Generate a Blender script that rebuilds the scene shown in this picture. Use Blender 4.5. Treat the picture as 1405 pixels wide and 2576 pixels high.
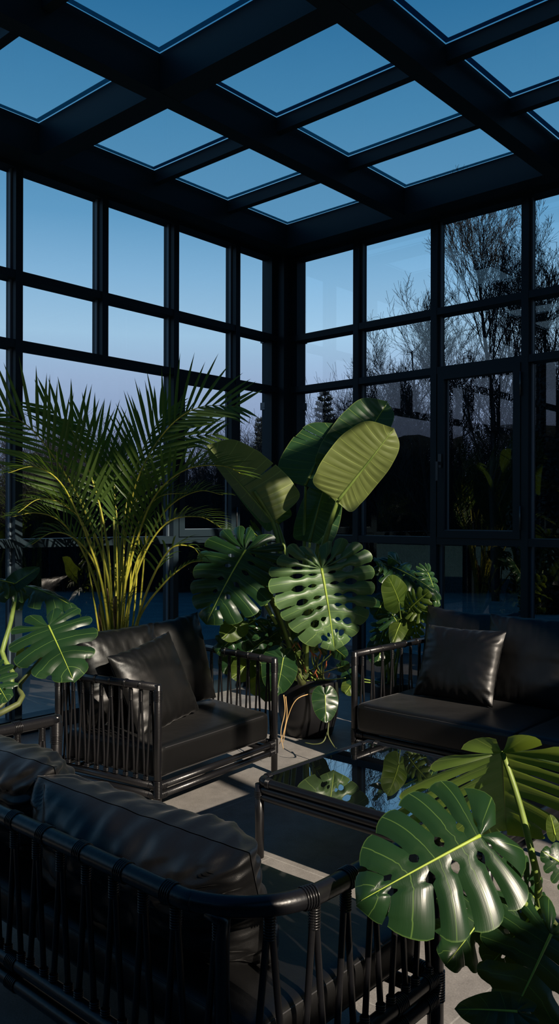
import bpy, math, random
import numpy as np
from mathutils import Vector, Matrix, noise

for o in list(bpy.data.objects):
    bpy.data.objects.remove(o)
random.seed(7)
rng = np.random.default_rng(11)
scene = bpy.context.scene
COL = scene.collection

# ------------------------------------------------------------------ camera
F = 2065.0; PCX = 702.5; PCY = 1303.0; EYE = 1.5
TH = math.atan(1837.5 / 2065.0)
ROLL = math.radians(.13)
VD = np.array([-math.sin(TH), math.cos(TH), 0.0])
RD = np.array([math.cos(TH), math.sin(TH), 0.0])
CAM = -(VD * 7.69 + RD * (12.5 / F * 7.69)); CAM[2] = EYE
cd = bpy.data.cameras.new('camera'); cam = bpy.data.objects.new('camera', cd); COL.objects.link(cam)
cd.sensor_fit = 'HORIZONTAL'; cd.sensor_width = 36.0; cd.lens = F / 1405.0 * 36.0
cd.shift_y = 15.0 / 1405.0; cd.clip_start = .05; cd.clip_end = 400
cam.matrix_world = (Matrix.Translation(Vector(CAM)) @ Matrix.Rotation(TH, 4, 'Z')
                    @ Matrix.Rotation(math.pi / 2, 4, 'X') @ Matrix.Rotation(ROLL, 4, 'Z'))
scene.camera = cam

def dep(px, py, D):
    """world point seen at a photo coordinate, D metres in front of the camera"""
    x = px - PCX; y = py - PCY
    c, s = math.cos(ROLL), math.sin(ROLL)
    x, y = c * x + s * y, -s * x + c * y
    return CAM + (VD + RD * x / F + np.array([0, 0, -y / F])) * D

def onz(px, py, z):
    d = dep(px, py, 1.0) - CAM
    return CAM + d * ((z - EYE) / d[2])

# ------------------------------------------------------------------ world
scene.view_settings.view_transform = 'Standard'
scene.view_settings.look = 'None'
scene.view_settings.exposure = 0.0
scene.view_settings.gamma = 1.0
scene.view_settings.use_curve_mapping = False
w = bpy.data.worlds.new('dusk_sky'); scene.world = w; w.use_nodes = True
nt = w.node_tree; nt.nodes.clear()
out = nt.nodes.new('ShaderNodeOutputWorld'); bg = nt.nodes.new('ShaderNodeBackground')
tc = nt.nodes.new('ShaderNodeTexCoord'); sp = nt.nodes.new('ShaderNodeSeparateXYZ')
cr = nt.nodes.new('ShaderNodeValToRGB')
nt.links.new(tc.outputs['Generated'], sp.inputs[0]); nt.links.new(sp.outputs['Z'], cr.inputs[0])
nt.links.new(cr.outputs[0], bg.inputs[0]); nt.links.new(bg.outputs[0], out.inputs[0])
el = cr.color_ramp.elements
stops = [(0.0, (.07, .10, .19)), (.05, (.17, .225, .38)), (.11, (.30, .385, .60)), (.165, (.37, .50, .73)),
         (.215, (.40, .63, .86)), (.28, (.26, .51, .78)), (.34, (.14, .375, .64)), (.44, (.072, .265, .49)),
         (.54, (.026, .165, .36)), (.75, (.012, .09, .24)), (1.0, (.008, .06, .18))]
el[0].position = stops[0][0]; el[0].color = (*stops[0][1], 1)
el[1].position = stops[-1][0]; el[1].color = (*stops[-1][1], 1)
for p, c in stops[1:-1]:
    e = el.new(p); e.color = (*c, 1)
bg.inputs[1].default_value = 1.0

# ------------------------------------------------------------------ sun
SUN_EL = math.radians(30.0)
SUN_DIR = Vector((-math.cos(SUN_EL) * .984, math.cos(SUN_EL) * .176, -math.sin(SUN_EL))).normalized()
sl = bpy.data.lights.new('low_sun', 'SUN'); sl.energy = 7.4; sl.color = (1.0, .86, .70); sl.angle = math.radians(.6)
so = bpy.data.objects.new('low_sun', sl); COL.objects.link(so)
so.rotation_mode = 'QUATERNION'; so.rotation_quaternion = SUN_DIR.to_track_quat('-Z', 'Y')
so.location = (12, -4, 8)

# ------------------------------------------------------------------ materials
def newmat(name):
    m = bpy.data.materials.new(name); m.use_nodes = True
    return m, m.node_tree, m.node_tree.nodes['Principled BSDF']

def bump_noise(nt, b, scale, strength, dist=.002, detail=4, coord='Object'):
    t = nt.nodes.new('ShaderNodeTexCoord'); n = nt.nodes.new('ShaderNodeTexNoise')
    n.inputs['Scale'].default_value = scale; n.inputs['Detail'].default_value = detail
    bp = nt.nodes.new('ShaderNodeBump'); bp.inputs['Strength'].default_value = strength
    bp.inputs['Distance'].default_value = dist
    nt.links.new(t.outputs[coord], n.inputs['Vector']); nt.links.new(n.outputs[0], bp.inputs['Height'])
    nt.links.new(bp.outputs[0], b.inputs['Normal'])
    return n

def plain(name, col, rough=.5, spec=.5, metal=0.0, bump=None):
    m, nt, b = newmat(name)
    b.inputs['Base Color'].default_value = (*col, 1); b.inputs['Roughness'].default_value = rough
    b.inputs['Specular IOR Level'].default_value = spec; b.inputs['Metallic'].default_value = metal
    if bump: bump_noise(nt, b, *bump)
    return m

def varied(name, c1, c2, scale, rough=.6, spec=.4, bump=None, coord='Object'):
    m, nt, b = newmat(name)
    t = nt.nodes.new('ShaderNodeTexCoord'); n = nt.nodes.new('ShaderNodeTexNoise')
    n.inputs['Scale'].default_value = scale; n.inputs['Detail'].default_value = 5
    r = nt.nodes.new('ShaderNodeValToRGB')
    r.color_ramp.elements[0].position = .35; r.color_ramp.elements[0].color = (*c1, 1)
    r.color_ramp.elements[1].position = .65; r.color_ramp.elements[1].color = (*c2, 1)
    nt.links.new(t.outputs[coord], n.inputs['Vector']); nt.links.new(n.outputs[0], r.inputs[0])
    nt.links.new(r.outputs[0], b.inputs['Base Color'])
    b.inputs['Roughness'].default_value = rough; b.inputs['Specular IOR Level'].default_value = spec
    if bump: bump_noise(nt, b, *bump)
    return m

FRAME = plain('dark_powder_coated_steel', (.011, .022, .031), .5, .3, 0, (60, .08))
GASKET = plain('grey_gasket', (.09, .12, .15), .4)
STEEL = plain('dull_handle_metal', (.09, .10, .11), .3, .5, .6)
RATTAN = plain('black_rattan', (.006, .006, .007), .32, .45, 0, (90, .25))
BIND = plain('black_rattan_binding', (.007, .007, .008), .28, .5)
PIPE = plain('black_piping', (.03, .03, .032), .5)
POT = plain('black_glazed_pot', (.008, .008, .009), .35, .5, 0, (30, .1))
SOIL = varied('potting_soil', (.018, .012, .008), (.05, .033, .02), 60, .9, .1, (80, .8))
BARK = varied('bare_branch_bark', (.010, .011, .013), (.020, .020, .021), 6, .85, .15)
DARKGREEN = varied('evergreen_needles', (.004, .008, .009), (.010, .018, .016), 5, .8, .2)
ROOT = plain('tan_aerial_root', (.42, .27, .11), .6)
REDSHEATH = varied('rust_red_sheath', (.30, .05, .02), (.45, .16, .06), 25, .6)
TRUNKT = varied('fibrous_palm_trunk', (.20, .11, .05), (.42, .26, .13), 45, .7, .3, (120, .7))

def fabric():
    m, nt, b = newmat('black_satin_fabric')
    b.inputs['Base Color'].default_value = (.0028, .0028, .0029, 1)
    b.inputs['Roughness'].default_value = .42; b.inputs['Specular IOR Level'].default_value = .5
    b.inputs['Sheen Weight'].default_value = .09; b.inputs['Sheen Roughness'].default_value = .3
    t = nt.nodes.new('ShaderNodeTexCoord'); n = nt.nodes.new('ShaderNodeTexNoise'); n2 = nt.nodes.new('ShaderNodeTexNoise')
    n.inputs['Scale'].default_value = 420; n.inputs['Detail'].default_value = 2
    n2.inputs['Scale'].default_value = 11; n2.inputs['Detail'].default_value = 3
    a = nt.nodes.new('ShaderNodeMath'); a.operation = 'MULTIPLY_ADD'; a.inputs[1].default_value = .10
    nt.links.new(t.outputs['Object'], n.inputs['Vector']); nt.links.new(t.outputs['Object'], n2.inputs['Vector'])
    nt.links.new(n.outputs[0], a.inputs[0]); nt.links.new(n2.outputs[0], a.inputs[2])
    bp = nt.nodes.new('ShaderNodeBump'); bp.inputs['Strength'].default_value = .35; bp.inputs['Distance'].default_value = .006
    nt.links.new(a.outputs[0], bp.inputs['Height']); nt.links.new(bp.outputs[0], b.inputs['Normal'])
    return m
FABRIC = fabric()

def glass(name, base, top, tint=(1, 1, 1)):
    m = bpy.data.materials.new(name); m.use_nodes = True; nt = m.node_tree; nt.nodes.clear()
    o = nt.nodes.new('ShaderNodeOutputMaterial'); mx = nt.nodes.new('ShaderNodeMixShader')
    tr = nt.nodes.new('ShaderNodeBsdfTransparent'); tr.inputs[0].default_value = (*tint, 1)
    gl = nt.nodes.new('ShaderNodeBsdfGlossy'); gl.inputs['Roughness'].default_value = .0
    lw = nt.nodes.new('ShaderNodeLayerWeight'); lw.inputs[0].default_value = .5
    pw = nt.nodes.new('ShaderNodeMath'); pw.operation = 'POWER'; pw.inputs[1].default_value = 4.0
    ma = nt.nodes.new('ShaderNodeMath'); ma.operation = 'MULTIPLY_ADD'
    ma.inputs[1].default_value = top; ma.inputs[2].default_value = base
    nt.links.new(lw.outputs['Facing'], pw.inputs[0]); nt.links.new(pw.outputs[0], ma.inputs[0])
    nt.links.new(ma.outputs[0], mx.inputs[0]); nt.links.new(tr.outputs[0], mx.inputs[1])
    nt.links.new(gl.outputs[0], mx.inputs[2]); nt.links.new(mx.outputs[0], o.inputs[0])
    return m
GLASS = glass('window_glass', .065, .5, (.97, .985, .985))
ROOFGLASS = glass('roof_glass', .03, .5, (.97, .99, .99))

def table_glass():
    m, nt, b = newmat('smoked_table_glass')
    b.inputs['Base Color'].default_value = (.004, .005, .006, 1); b.inputs['Roughness'].default_value = .01
    b.inputs['Specular IOR Level'].default_value = 1.0; b.inputs['Coat Weight'].default_value = 1.0
    b.inputs['Coat Roughness'].default_value = .0; b.inputs['Coat IOR'].default_value = 1.9
    return m
TGLASS = table_glass()

def tiles(name, c1, c2, grout, sx, sy, rough, spec, off=(0, 0)):
    m, nt, b = newmat(name)
    g = nt.nodes.new('ShaderNodeNewGeometry'); mp = nt.nodes.new('ShaderNodeMapping')
    mp.inputs['Location'].default_value = (off[0], off[1], 0)
    br = nt.nodes.new('ShaderNodeTexBrick'); br.offset = .5
    br.inputs['Scale'].default_value = 1.0; br.inputs['Brick Width'].default_value = sx; br.inputs['Row Height'].default_value = sy
    br.inputs['Mortar Size'].default_value = .003; br.inputs['Mortar Smooth'].default_value = .1
    br.inputs['Color1'].default_value = (*c1, 1); br.inputs['Color2'].default_value = (*c2, 1); br.inputs['Mortar'].default_value = (*grout, 1)
    n = nt.nodes.new('ShaderNodeTexNoise'); n.inputs['Scale'].default_value = 9; n.inputs['Detail'].default_value = 8
    n.inputs['Roughness'].default_value = .7
    n2 = nt.nodes.new('ShaderNodeTexNoise'); n2.inputs['Scale'].default_value = 170; n2.inputs['Detail'].default_value = 2
    mr = nt.nodes.new('ShaderNodeMapRange'); mr.inputs[1].default_value = .3; mr.inputs[2].default_value = .7
    mr.inputs[3].default_value = .78; mr.inputs[4].default_value = 1.2
    mr2 = nt.nodes.new('ShaderNodeMapRange'); mr2.inputs[1].default_value = .25; mr2.inputs[2].default_value = .75
    mr2.inputs[3].default_value = .8; mr2.inputs[4].default_value = 1.2
    mu = nt.nodes.new('ShaderNodeMath'); mu.operation = 'MULTIPLY'
    vm = nt.nodes.new('ShaderNodeVectorMath'); vm.operation = 'SCALE'
    bp = nt.nodes.new('ShaderNodeBump'); bp.inputs['Strength'].default_value = .25; bp.inputs['Distance'].default_value = .003
    L = nt.links.new
    L(g.outputs['Position'], mp.inputs[0]); L(mp.outputs[0], br.inputs['Vector']); L(mp.outputs[0], n.inputs['Vector']); L(mp.outputs[0], n2.inputs['Vector'])
    L(n.outputs[0], mr.inputs[0]); L(n2.outputs[0], mr2.inputs[0]); L(mr.outputs[0], mu.inputs[0]); L(mr2.outputs[0], mu.inputs[1])
    L(br.outputs['Color'], vm.inputs[0]); L(mu.outputs[0], vm.inputs['Scale']); L(vm.outputs[0], b.inputs['Base Color'])
    L(n.outputs[0], bp.inputs['Height']); L(bp.outputs[0], b.inputs['Normal'])
    b.inputs['Roughness'].default_value = rough; b.inputs['Specular IOR Level'].default_value = spec
    return m
FLOORM = tiles('grey_stone_tiles', (.205, .196, .184), (.235, .223, .208), (.32, .31, .29), 1.2, .6, .55, .4, (.36, .09))
TERRM = tiles('glossy_shade_dark_paving', (.030, .034, .040), (.040, .045, .052), (.008, .009, .010), .9, .6, .22, .9)  # glossy paving; its low colour stands in for shade on the terrace
LAWNM = varied('dusk_lawn', (.045, .11, .125), (.07, .15, .16), 3.0, .8, .2, (40, 1.0, .03), 'Object')
RENDERM = plain('dark_blocker_render', (.05, .05, .055), .9, .1)

def leafmat(name, dark, light, vein, trans=.25, rough=.32, ribs=0.0, transcol=(.25, .42, .03)):
    m = bpy.data.materials.new(name); m.use_nodes = True; nt = m.node_tree
    b = nt.nodes['Principled BSDF']; o = nt.nodes['Material Output']; L = nt.links.new
    uv = nt.nodes.new('ShaderNodeUVMap'); uv.uv_map = 'UVMap'
    s = nt.nodes.new('ShaderNodeSeparateXYZ'); L(uv.outputs[0], s.inputs[0])
    # central lateral vein of each lobe
    a = nt.nodes.new('ShaderNodeMath'); a.operation = 'SUBTRACT'; a.inputs[1].default_value = .5; L(s.outputs[0], a.inputs[0])
    ab = nt.nodes.new('ShaderNodeMath'); ab.operation = 'ABSOLUTE'; L(a.outputs[0], ab.inputs[0])
    mr = nt.nodes.new('ShaderNodeMapRange'); mr.inputs[1].default_value = .006; mr.inputs[2].default_value = .022
    mr.inputs[3].default_value = 1; mr.inputs[4].default_value = 0; L(ab.outputs[0], mr.inputs[0])
    # rim
    rim = nt.nodes.new('ShaderNodeMapRange'); rim.inputs[1].default_value = .975; rim.inputs[2].default_value = 1.0
    rim.inputs[3].default_value = 0; rim.inputs[4].default_value = .9; L(s.outputs[1], rim.inputs[0])
    mxx = nt.nodes.new('ShaderNodeMath'); mxx.operation = 'MAXIMUM'; L(mr.outputs[0], mxx.inputs[0]); L(rim.outputs[0], mxx.inputs[1])
    t = nt.nodes.new('ShaderNodeTexCoord'); n = nt.nodes.new('ShaderNodeTexNoise'); n.inputs['Scale'].default_value = 9
    n.inputs['Detail'].default_value = 3; L(t.outputs['Object'], n.inputs['Vector'])
    r = nt.nodes.new('ShaderNodeMix'); r.data_type = 'RGBA'; L(n.outputs[0], r.inputs[0])
    r.inputs[6].default_value = (*dark, 1); r.inputs[7].default_value = (*light, 1)
    r2 = nt.nodes.new('ShaderNodeMix'); r2.data_type = 'RGBA'; L(mxx.outputs[0], r2.inputs[0])
    L(r.outputs[2], r2.inputs[6]); r2.inputs[7].default_value = (*vein, 1)
    L(r2.outputs[2], b.inputs['Base Color'])
    b.inputs['Roughness'].default_value = rough; b.inputs['Specular IOR Level'].default_value = .35
    bp = nt.nodes.new('ShaderNodeBump'); bp.inputs['Strength'].default_value = .07; bp.inputs['Distance'].default_value = .004
    wv = nt.nodes.new('ShaderNodeTexNoise'); wv.inputs['Scale'].default_value = 1.0; wv.inputs['Detail'].default_value = 2
    mp = nt.nodes.new('ShaderNodeMapping'); mp.inputs['Scale'].default_value = (26, 2.0, 1)
    L(uv.outputs[0], mp.inputs[0]); L(mp.outputs[0], wv.inputs['Vector']); L(wv.outputs[0], bp.inputs['Height'])
    L(bp.outputs[0], b.inputs['Normal'])
    tr = nt.nodes.new('ShaderNodeBsdfTranslucent'); tr.inputs[0].default_value = (*transcol, 1)
    mx = nt.nodes.new('ShaderNodeMixShader'); mx.inputs[0].default_value = trans
    L(b.outputs[0], mx.inputs[1]); L(tr.outputs[0], mx.inputs[2]); L(mx.outputs[0], o.inputs[0])
    return m
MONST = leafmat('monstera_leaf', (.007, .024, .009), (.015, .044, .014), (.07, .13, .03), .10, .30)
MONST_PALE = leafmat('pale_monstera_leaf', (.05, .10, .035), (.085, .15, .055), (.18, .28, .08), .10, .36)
MONST_THIN = leafmat('thin_backlit_leaf', (.04, .075, .012), (.08, .12, .02), (.16, .22, .04), .42, .42, 0, (.26, .36, .035))
BANANA = leafmat('paddle_leaf_underside', (.11, .135, .035), (.16, .19, .055), (.30, .36, .09), .18, .45)
BANANA_D = leafmat('paddle_leaf_top', (.018, .050, .020), (.030, .075, .028), (.18, .25, .06), .15, .28)
PALM = leafmat('palm_leaflet', (.034, .066, .014), (.065, .105, .024), (.10, .14, .04), .25, .4)
STEMG = varied('green_stem', (.12, .18, .035), (.20, .27, .06), 14, .45)
MIDRIB = plain('yellow_green_midrib', (.30, .40, .05), .45)
STEMY = varied('yellow_palm_stem', (.30, .30, .03), (.50, .44, .06), 22, .4)
STEMD = varied('brown_green_stem', (.05, .06, .02), (.10, .12, .035), 14, .55)

# ------------------------------------------------------------------ helpers
def mesh_obj(name, verts, faces, mats, parent=None, smooth=True, uvs=None, fmat=None):
    me = bpy.data.meshes.new(name)
    me.from_pydata([tuple(map(float, v)) for v in verts], [], [tuple(map(int, f)) for f in faces])
    if not isinstance(mats, (list, tuple)): mats = [mats]
    for m in mats: me.materials.append(m)
    if fmat is not None: me.polygons.foreach_set('material_index', np.asarray(fmat, dtype=np.int32))
    if uvs is not None:
        l = me.uv_layers.new(name='UVMap')
        li = np.empty(len(me.loops), dtype=np.int32); me.loops.foreach_get('vertex_index', li)
        l.data.foreach_set('uv', np.asarray(uvs, dtype=np.float32)[li].ravel())
    me.polygons.foreach_set('use_smooth', np.full(len(me.polygons), smooth))
    me.update()
    o = bpy.data.objects.new(name, me); COL.objects.link(o)
    if parent is not None:
        o.parent = parent
        o.matrix_parent_inverse = Matrix.Translation(parent.location).inverted() if not parent.get('_rot') else parent.matrix_basis.inverted()
    return o

class MB:
    """collects geometry for ONE mesh object"""
    def __init__(s): s.v = []; s.f = []; s.m = []; s.uv = []
    def add(s, v, f, mi=0, uv=None):
        b = len(s.v); s.v += [tuple(x) for x in v]; s.f += [tuple(i + b for i in q) for q in f]; s.m += [mi] * len(f)
        s.uv += [tuple(x) for x in uv] if uv is not None else [(.25, .5)] * len(v)
    def box(s, a, b, mi=0):
        x0, y0, z0 = a; x1, y1, z1 = b
        v = [(x0, y0, z0), (x1, y0, z0), (x1, y1, z0), (x0, y1, z0), (x0, y0, z1), (x1, y0, z1), (x1, y1, z1), (x0, y1, z1)]
        s.add(v, [(0, 3, 2, 1), (4, 5, 6, 7), (0, 1, 5, 4), (1, 2, 6, 5), (2, 3, 7, 6), (3, 0, 4, 7)], mi)
    def tube(s, pts, rad, n=10, mi=0, caps=True, closed=False):
        P = [Vector(p) for p in pts]; k = len(P)
        R = rad if isinstance(rad, (list, tuple, np.ndarray)) else [rad] * k
        v = []; up = None
        for i in range(k):
            if closed: t = (P[(i + 1) % k] - P[i - 1])
            else: t = (P[min(i + 1, k - 1)] - P[max(i - 1, 0)])
            if t.length < 1e-9: t = Vector((0, 0, 1))
            t.normalize()
            if up is None:
                up = Vector((0, 0, 1)) if abs(t.z) < .9 else Vector((1, 0, 0))
            a = t.cross(up)
            if a.length < 1e-6: a = t.orthogonal()
            a.normalize(); b2 = a.cross(t).normalized(); up = b2
            for j in range(n):
                th = 2 * math.pi * j / n
                v.append(P[i] + a * (math.cos(th) * R[i]) + b2 * (math.sin(th) * R[i]))
        f = []
        for i in range(k - (0 if closed else 1)):
            i2 = (i + 1) % k
            for j in range(n):
                j2 = (j + 1) % n
                f.append((i * n + j, i * n + j2, i2 * n + j2, i2 * n + j))
        if caps and not closed:
            f.append(tuple(range(n))[::-1]); f.append(tuple(range((k - 1) * n, k * n)))
        s.add(v, f, mi)
    def lathe(s, prof, c, n=40, mi=0):
        v = []
        for r, z in prof:
            for j in range(n):
                th = 2 * math.pi * j / n; v.append((c[0] + r * math.cos(th), c[1] + r * math.sin(th), c[2] + z))
        f = []
        for i in range(len(prof) - 1):
            for j in range(n):
                j2 = (j + 1) % n; f.append((i * n + j, i * n + j2, (i + 1) * n + j2, (i + 1) * n + j))
        f.append(tuple(range(n))[::-1]); f.append(tuple(range((len(prof) - 1) * n, len(prof) * n)))
        s.add(v, f, mi)
    def obj(s, name, mats, parent=None, smooth=True, uv=False):
        return mesh_obj(name, s.v, s.f, mats, parent, smooth, s.uv if uv else None, s.m)

def structure(o): o['kind'] = 'structure'; return o
def empty(name, loc=(0, 0, 0)):
    o = bpy.data.objects.new(name, None); COL.objects.link(o); o.location = loc; o.empty_display_size = .1
    return o
def thing(o, label, cat, group=None, kind=None):
    o['label'] = label; o['category'] = cat
    if group: o['group'] = group
    if kind: o['kind'] = kind
    return o

def bez(p, n=16):
    """smooth Catmull-Rom polyline through the points"""
    P = [np.array(q, dtype=float) for q in p]
    if len(P) == 2: return [P[0] * (1 - t) + P[1] * t for t in np.linspace(0, 1, n)]
    Q = [2 * P[0] - P[1]] + P + [2 * P[-1] - P[-2]]
    o = []; segs = len(P) - 1; per = max(2, n // segs)
    for i in range(segs):
        a, b, c, d = Q[i:i + 4]
        for t in np.linspace(0, 1, per, endpoint=False):
            o.append(.5 * ((2 * b) + (-a + c) * t + (2 * a - 5 * b + 4 * c - d) * t * t + (-a + 3 * b - 3 * c + d) * t ** 3))
    o.append(P[-1]); return o

# ================================================================== STRUCTURE
XR, YN = 7.5, -8.6          # how far the glasshouse runs towards the added facade / behind the camera
T1, T2, T0, HEAD = 3.165, 2.69, 1.32, 3.896
# interior floor
m = MB(); m.box((0, YN, -.12), (XR, 0, 0)); structure(m.obj('floor', FLOORM, smooth=False))
# terrace paving outside
m = MB(); m.box((-2.4, YN, -.14), (-.16, 2.1, -.02)); m.box((-.16, .16, -.14), (XR, 2.1, -.02))
o = m.obj('terrace_paving', TERRM, smooth=False); structure(o)
# lawn
m = MB(); m.box((-60, -40, -.30), (40, 60, -.06)); structure(m.obj('lawn_ground', LAWNM, smooth=False))

def side_wall(axis, pos_list, far, name):
    """curtain wall; along = coordinate along the wall; members 55 mm wide, 62 mm deep to the glass"""
    m = MB()
    s = -1 if axis == 'L' else 1
    def B(a0, a1, z0, z1, d0=0.0, d1=.13):
        if axis == 'L': m.box((-d1, -a1, z0), (-d0, -a0, z1))
        else: m.box((a0, d0, z0), (a1, d1, z1))
    end = far
    B(.0, end, 0.0, .11); B(.02, end, HEAD, 4.14); B(0, end, 3.93, 4.148, -.0, .16)
    for z, h in ((T1, .055), (T2, .055), (T0, .06)):
        B(.02, end, z - h / 2, z + h / 2)
    for a, w2, zz0, zz1 in pos_list:
        B(a, a + w2, zz0, zz1, -.003, .055)
        B(a + .004, a + w2 - .004, zz0, zz1, .055, .13)
        # glazing bead beside the mullion, lighter grey
        for q in (a - .012, a + w2):
            for c0, c1 in ((.11, T0 - .03), (T0 + .03, T2 - .03), (T2 + .03, T1 - .03), (T1 + .03, HEAD)):
                if c0 >= zz0 - .2:
                    if axis == 'L': m.box((-.075, -(q + .012), c0), (-.050, -q, c1), 1)
                    else: m.box((q, .050, c0), (q + .012, .075, c1), 1)
    return structure(m.obj(name, [FRAME, GASKET], smooth=False))

Lm = [(.598, .055, .11, HEAD), (1.312, .055, .11, HEAD), (2.015, .055, T2, HEAD), (2.731, .055, .11, HEAD),
      (3.447, .055, .11, HEAD), (4.163, .055, .11, HEAD), (4.88, .055, .11, HEAD), (5.60, .055, .11, HEAD), (6.31, .055, .11, HEAD), (7.03, .055, .11, HEAD), (7.75, .055, .11, HEAD)]
Rm = [(.792 + .778 * i, .055, .11, HEAD) for i in range(9)]
side_wall('L', Lm, 8.6, 'wall_left')
side_wall('R', Rm, 7.5, 'wall_back')
# corner column with its stepped mullions
m = MB()
m.box((-.13, -.10, 0), (.075, .13, 4.14)); m.box((-.05, -.135, .1), (-.075, -.10, HEAD), 1); m.box((.075, .05, .1), (.11, .075, HEAD), 1)
m.box((-.11, -.16, 0), (-.02, -.10, HEAD)); m.box((.075, .02, 0), (.13, .11, HEAD))
structure(m.obj('trim_1', [FRAME, GASKET], smooth=False))

# casement frames: (axis, a0, a1, z0, z1)
def casement(n, axis, a0, a1, z0, z1, handle_side, hinge_side):
    m = MB()
    W = .058
    def B(mm, p0, p1, q0, q1, d0, d1, mi=0):
        if axis == 'L': mm.box((-d1, -p1, q0), (-d0, -p0, q1), mi)
        else: mm.box((p0, d0, q0), (p1, d1, q1), mi)
    for p0, p1, q0, q1 in ((a0, a1, z1 - W, z1), (a0, a1, z0, z0 + W), (a0, a0 + W, z0 + W, z1 - W), (a1 - W, a1, z0 + W, z1 - W)):
        B(m, p0, p1, q0, q1, -.012, .07)
    B(m, a0 + W, a0 + W + .008, z0 + W, z1 - W, .04, .06, 1); B(m, a1 - W - .008, a1 - W, z0 + W, z1 - W, .04, .06, 1)
    B(m, a0 + W, a1 - W, z0 + W, z0 + W + .006, .0, .06, 1)
    root = structure(m.obj('window_%d' % n, [FRAME, GASKET], smooth=False))
    g = MB(); B(g, a0 + W - .005, a1 - W + .005, z0 + W - .005, z1 - W + .005, .060, .064); g.obj('pane', GLASS, root, smooth=False)
    h = MB(); hz = 1.94; ha = a0 + W * .5 if handle_side == 0 else a1 - W * .5
    B(h, ha - .014, ha + .014, hz - .035, hz + .075, -.024, -.012)
    B(h, ha - .009, ha + .009, hz - .012, hz + .012, -.058, -.02)
    B(h, ha - .010, ha + .010, hz - .14, hz + .012, -.070, -.056)
    h.obj('handle', STEEL, root, smooth=False)
    for hz in (z0 + .16, z1 - .16):
        hh = MB(); q = a1 + .004 if hinge_side == 1 else a0 - .004
        if axis == 'L': p = (.018, -q, 0)
        else: p = (q, -.018, 0)
        hh.tube([(p[0], p[1], hz - .09), (p[0], p[1], hz + .09)], .007, 10); hh.obj('hinge', STEEL, root)
casement(1, 'R', 1.64, 2.345, T0 + .025, T2 - .022, 0, 1)
casement(2, 'L', .655, 1.31, T0 + .025, T2 - .022, 1, 0)

# fixed panes, each its own window
wn = 3
def pane(axis, a0, a1, z0, z1):
    global wn
    m = MB()
    if axis == 'L': m.box((-.066, -a1, z0), (-.062, -a0, z1))
    else: m.box((a0, .062, z0), (a1, .066, z1))
    structure(m.obj('window_%d' % wn, GLASS, smooth=False)); wn += 1
for axis, L_, far in (('L', Lm, 8.6), ('R', Rm, 7.5)):
    for zi, (z0, z1) in enumerate(((.105, T0 - .025), (T0 + .025, T2 - .025), (T2 + .025, T1 - .025), (T1 + .025, HEAD + .01))):
        e = sorted([(a, a + w2) for a, w2, c0, c1 in L_ if not (c0 > 1 and zi < 2)])
        st = .10 if axis == 'L' else .10
        for a, b in e + [(far, far)]:
            if not (zi == 1 and ((axis == 'R' and abs(st - 1.625) < .02) or (axis == 'L' and abs(st - .653) < .01))):
                if a - st > .05: pane(axis, st, a, z0, z1)
            st = b

# roof
FRIT = glass('printed_glass_edge', .02, .1, (.05, .17, .23))
m = MB()
ZB, ZG = 3.93, 4.15
m.box((0, YN, ZB), (.20, 0, ZG - .002)); m.box((.20, -.20, ZB), (XR, 0, ZG - .002))
MX = [1.338 + 1.268 * i for i in range(5)]
for x in MX: m.box((x, YN, ZB - .002), (x + .111, -.2, ZG - .002))
MY = [-2.735, -5.30, -7.86]
for y in MY: m.box((.2, y, ZB), (XR, y + .156, ZG - .003))
SY = [-.955, -1.74, -3.50, -4.28, -6.07, -6.86]
xs = [.2] + [v for x in MX for v in (x, x + .111)] + [XR]
ys = sorted([-.2] + [v for y in MY for v in (y, y + .156)] + [v for y in SY for v in (y, y + .055)] + [YN])
for y in SY:
    for i in range(0, len(xs), 2): m.box((xs[i], y, 4.05), (xs[i + 1], y + .055, ZG - .004))
structure(m.obj('ceiling', FRAME, smooth=False))
fr = MB()
for i in range(0, len(xs), 2):
    for j in range(0, len(ys) - 1, 2):
        x0, x1, y0, y1 = xs[i], xs[i + 1], ys[j], ys[j + 1]
        pn = MB(); pn.box((x0 - .03, y0 - .02, ZG), (x1 + .03, y1 + .02, ZG + .008))
        structure(pn.obj('window_%d' % wn, ROOFGLASS, smooth=False)); wn += 1
        g, wd = .008, .034
        a0, a1, b0, b1 = x0 + g, x1 - g, y0 + g, y1 - g
        for q in ((a0, a1, b0, b0 + wd), (a0, a1, b1 - wd, b1), (a0, a0 + wd, b0 + wd, b1 - wd), (a1 - wd, a1, b0 + wd, b1 - wd)):
            fr.box((q[0], q[2], ZG - .002), (q[1], q[3], ZG))
structure(fr.obj('trim_2', FRIT, smooth=False))

# unseen tall facade, added to block the sun; its opening lets some through
m = MB(); HX = 7.52; OH = 6.05; Y0, Y1 = -8.4, -1.45
m.box((HX, -16, -.1), (HX + .25, Y0, 12)); m.box((HX, Y1, -.1), (HX + .25, 17, 12)); m.box((HX, Y0, OH), (HX + .25, Y1, 12))
m.box((HX, -3.56, 0), (HX + .06, -3.44, OH)); m.box((HX, -6.1, 0), (HX + .1, -6.0, OH))
m.box((HX, -2.85, 0), (HX + .2, -1.86, 3.15)); m.box((HX, -1.86, 0), (HX + .2, Y1, 3.95)); m.box((HX, Y0, 0), (HX + .2, -5.24, 3.45)); m.box((HX, -5.24, 0), (HX + .2, -5.12, 2.90)); m.box((HX, -5.12, 0), (HX + .2, -4.55, 2.5))  # low panels added to keep sun off single pieces of furniture and floor
structure(m.obj('wall_right_sun_blocker', RENDERM, smooth=False))

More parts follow.
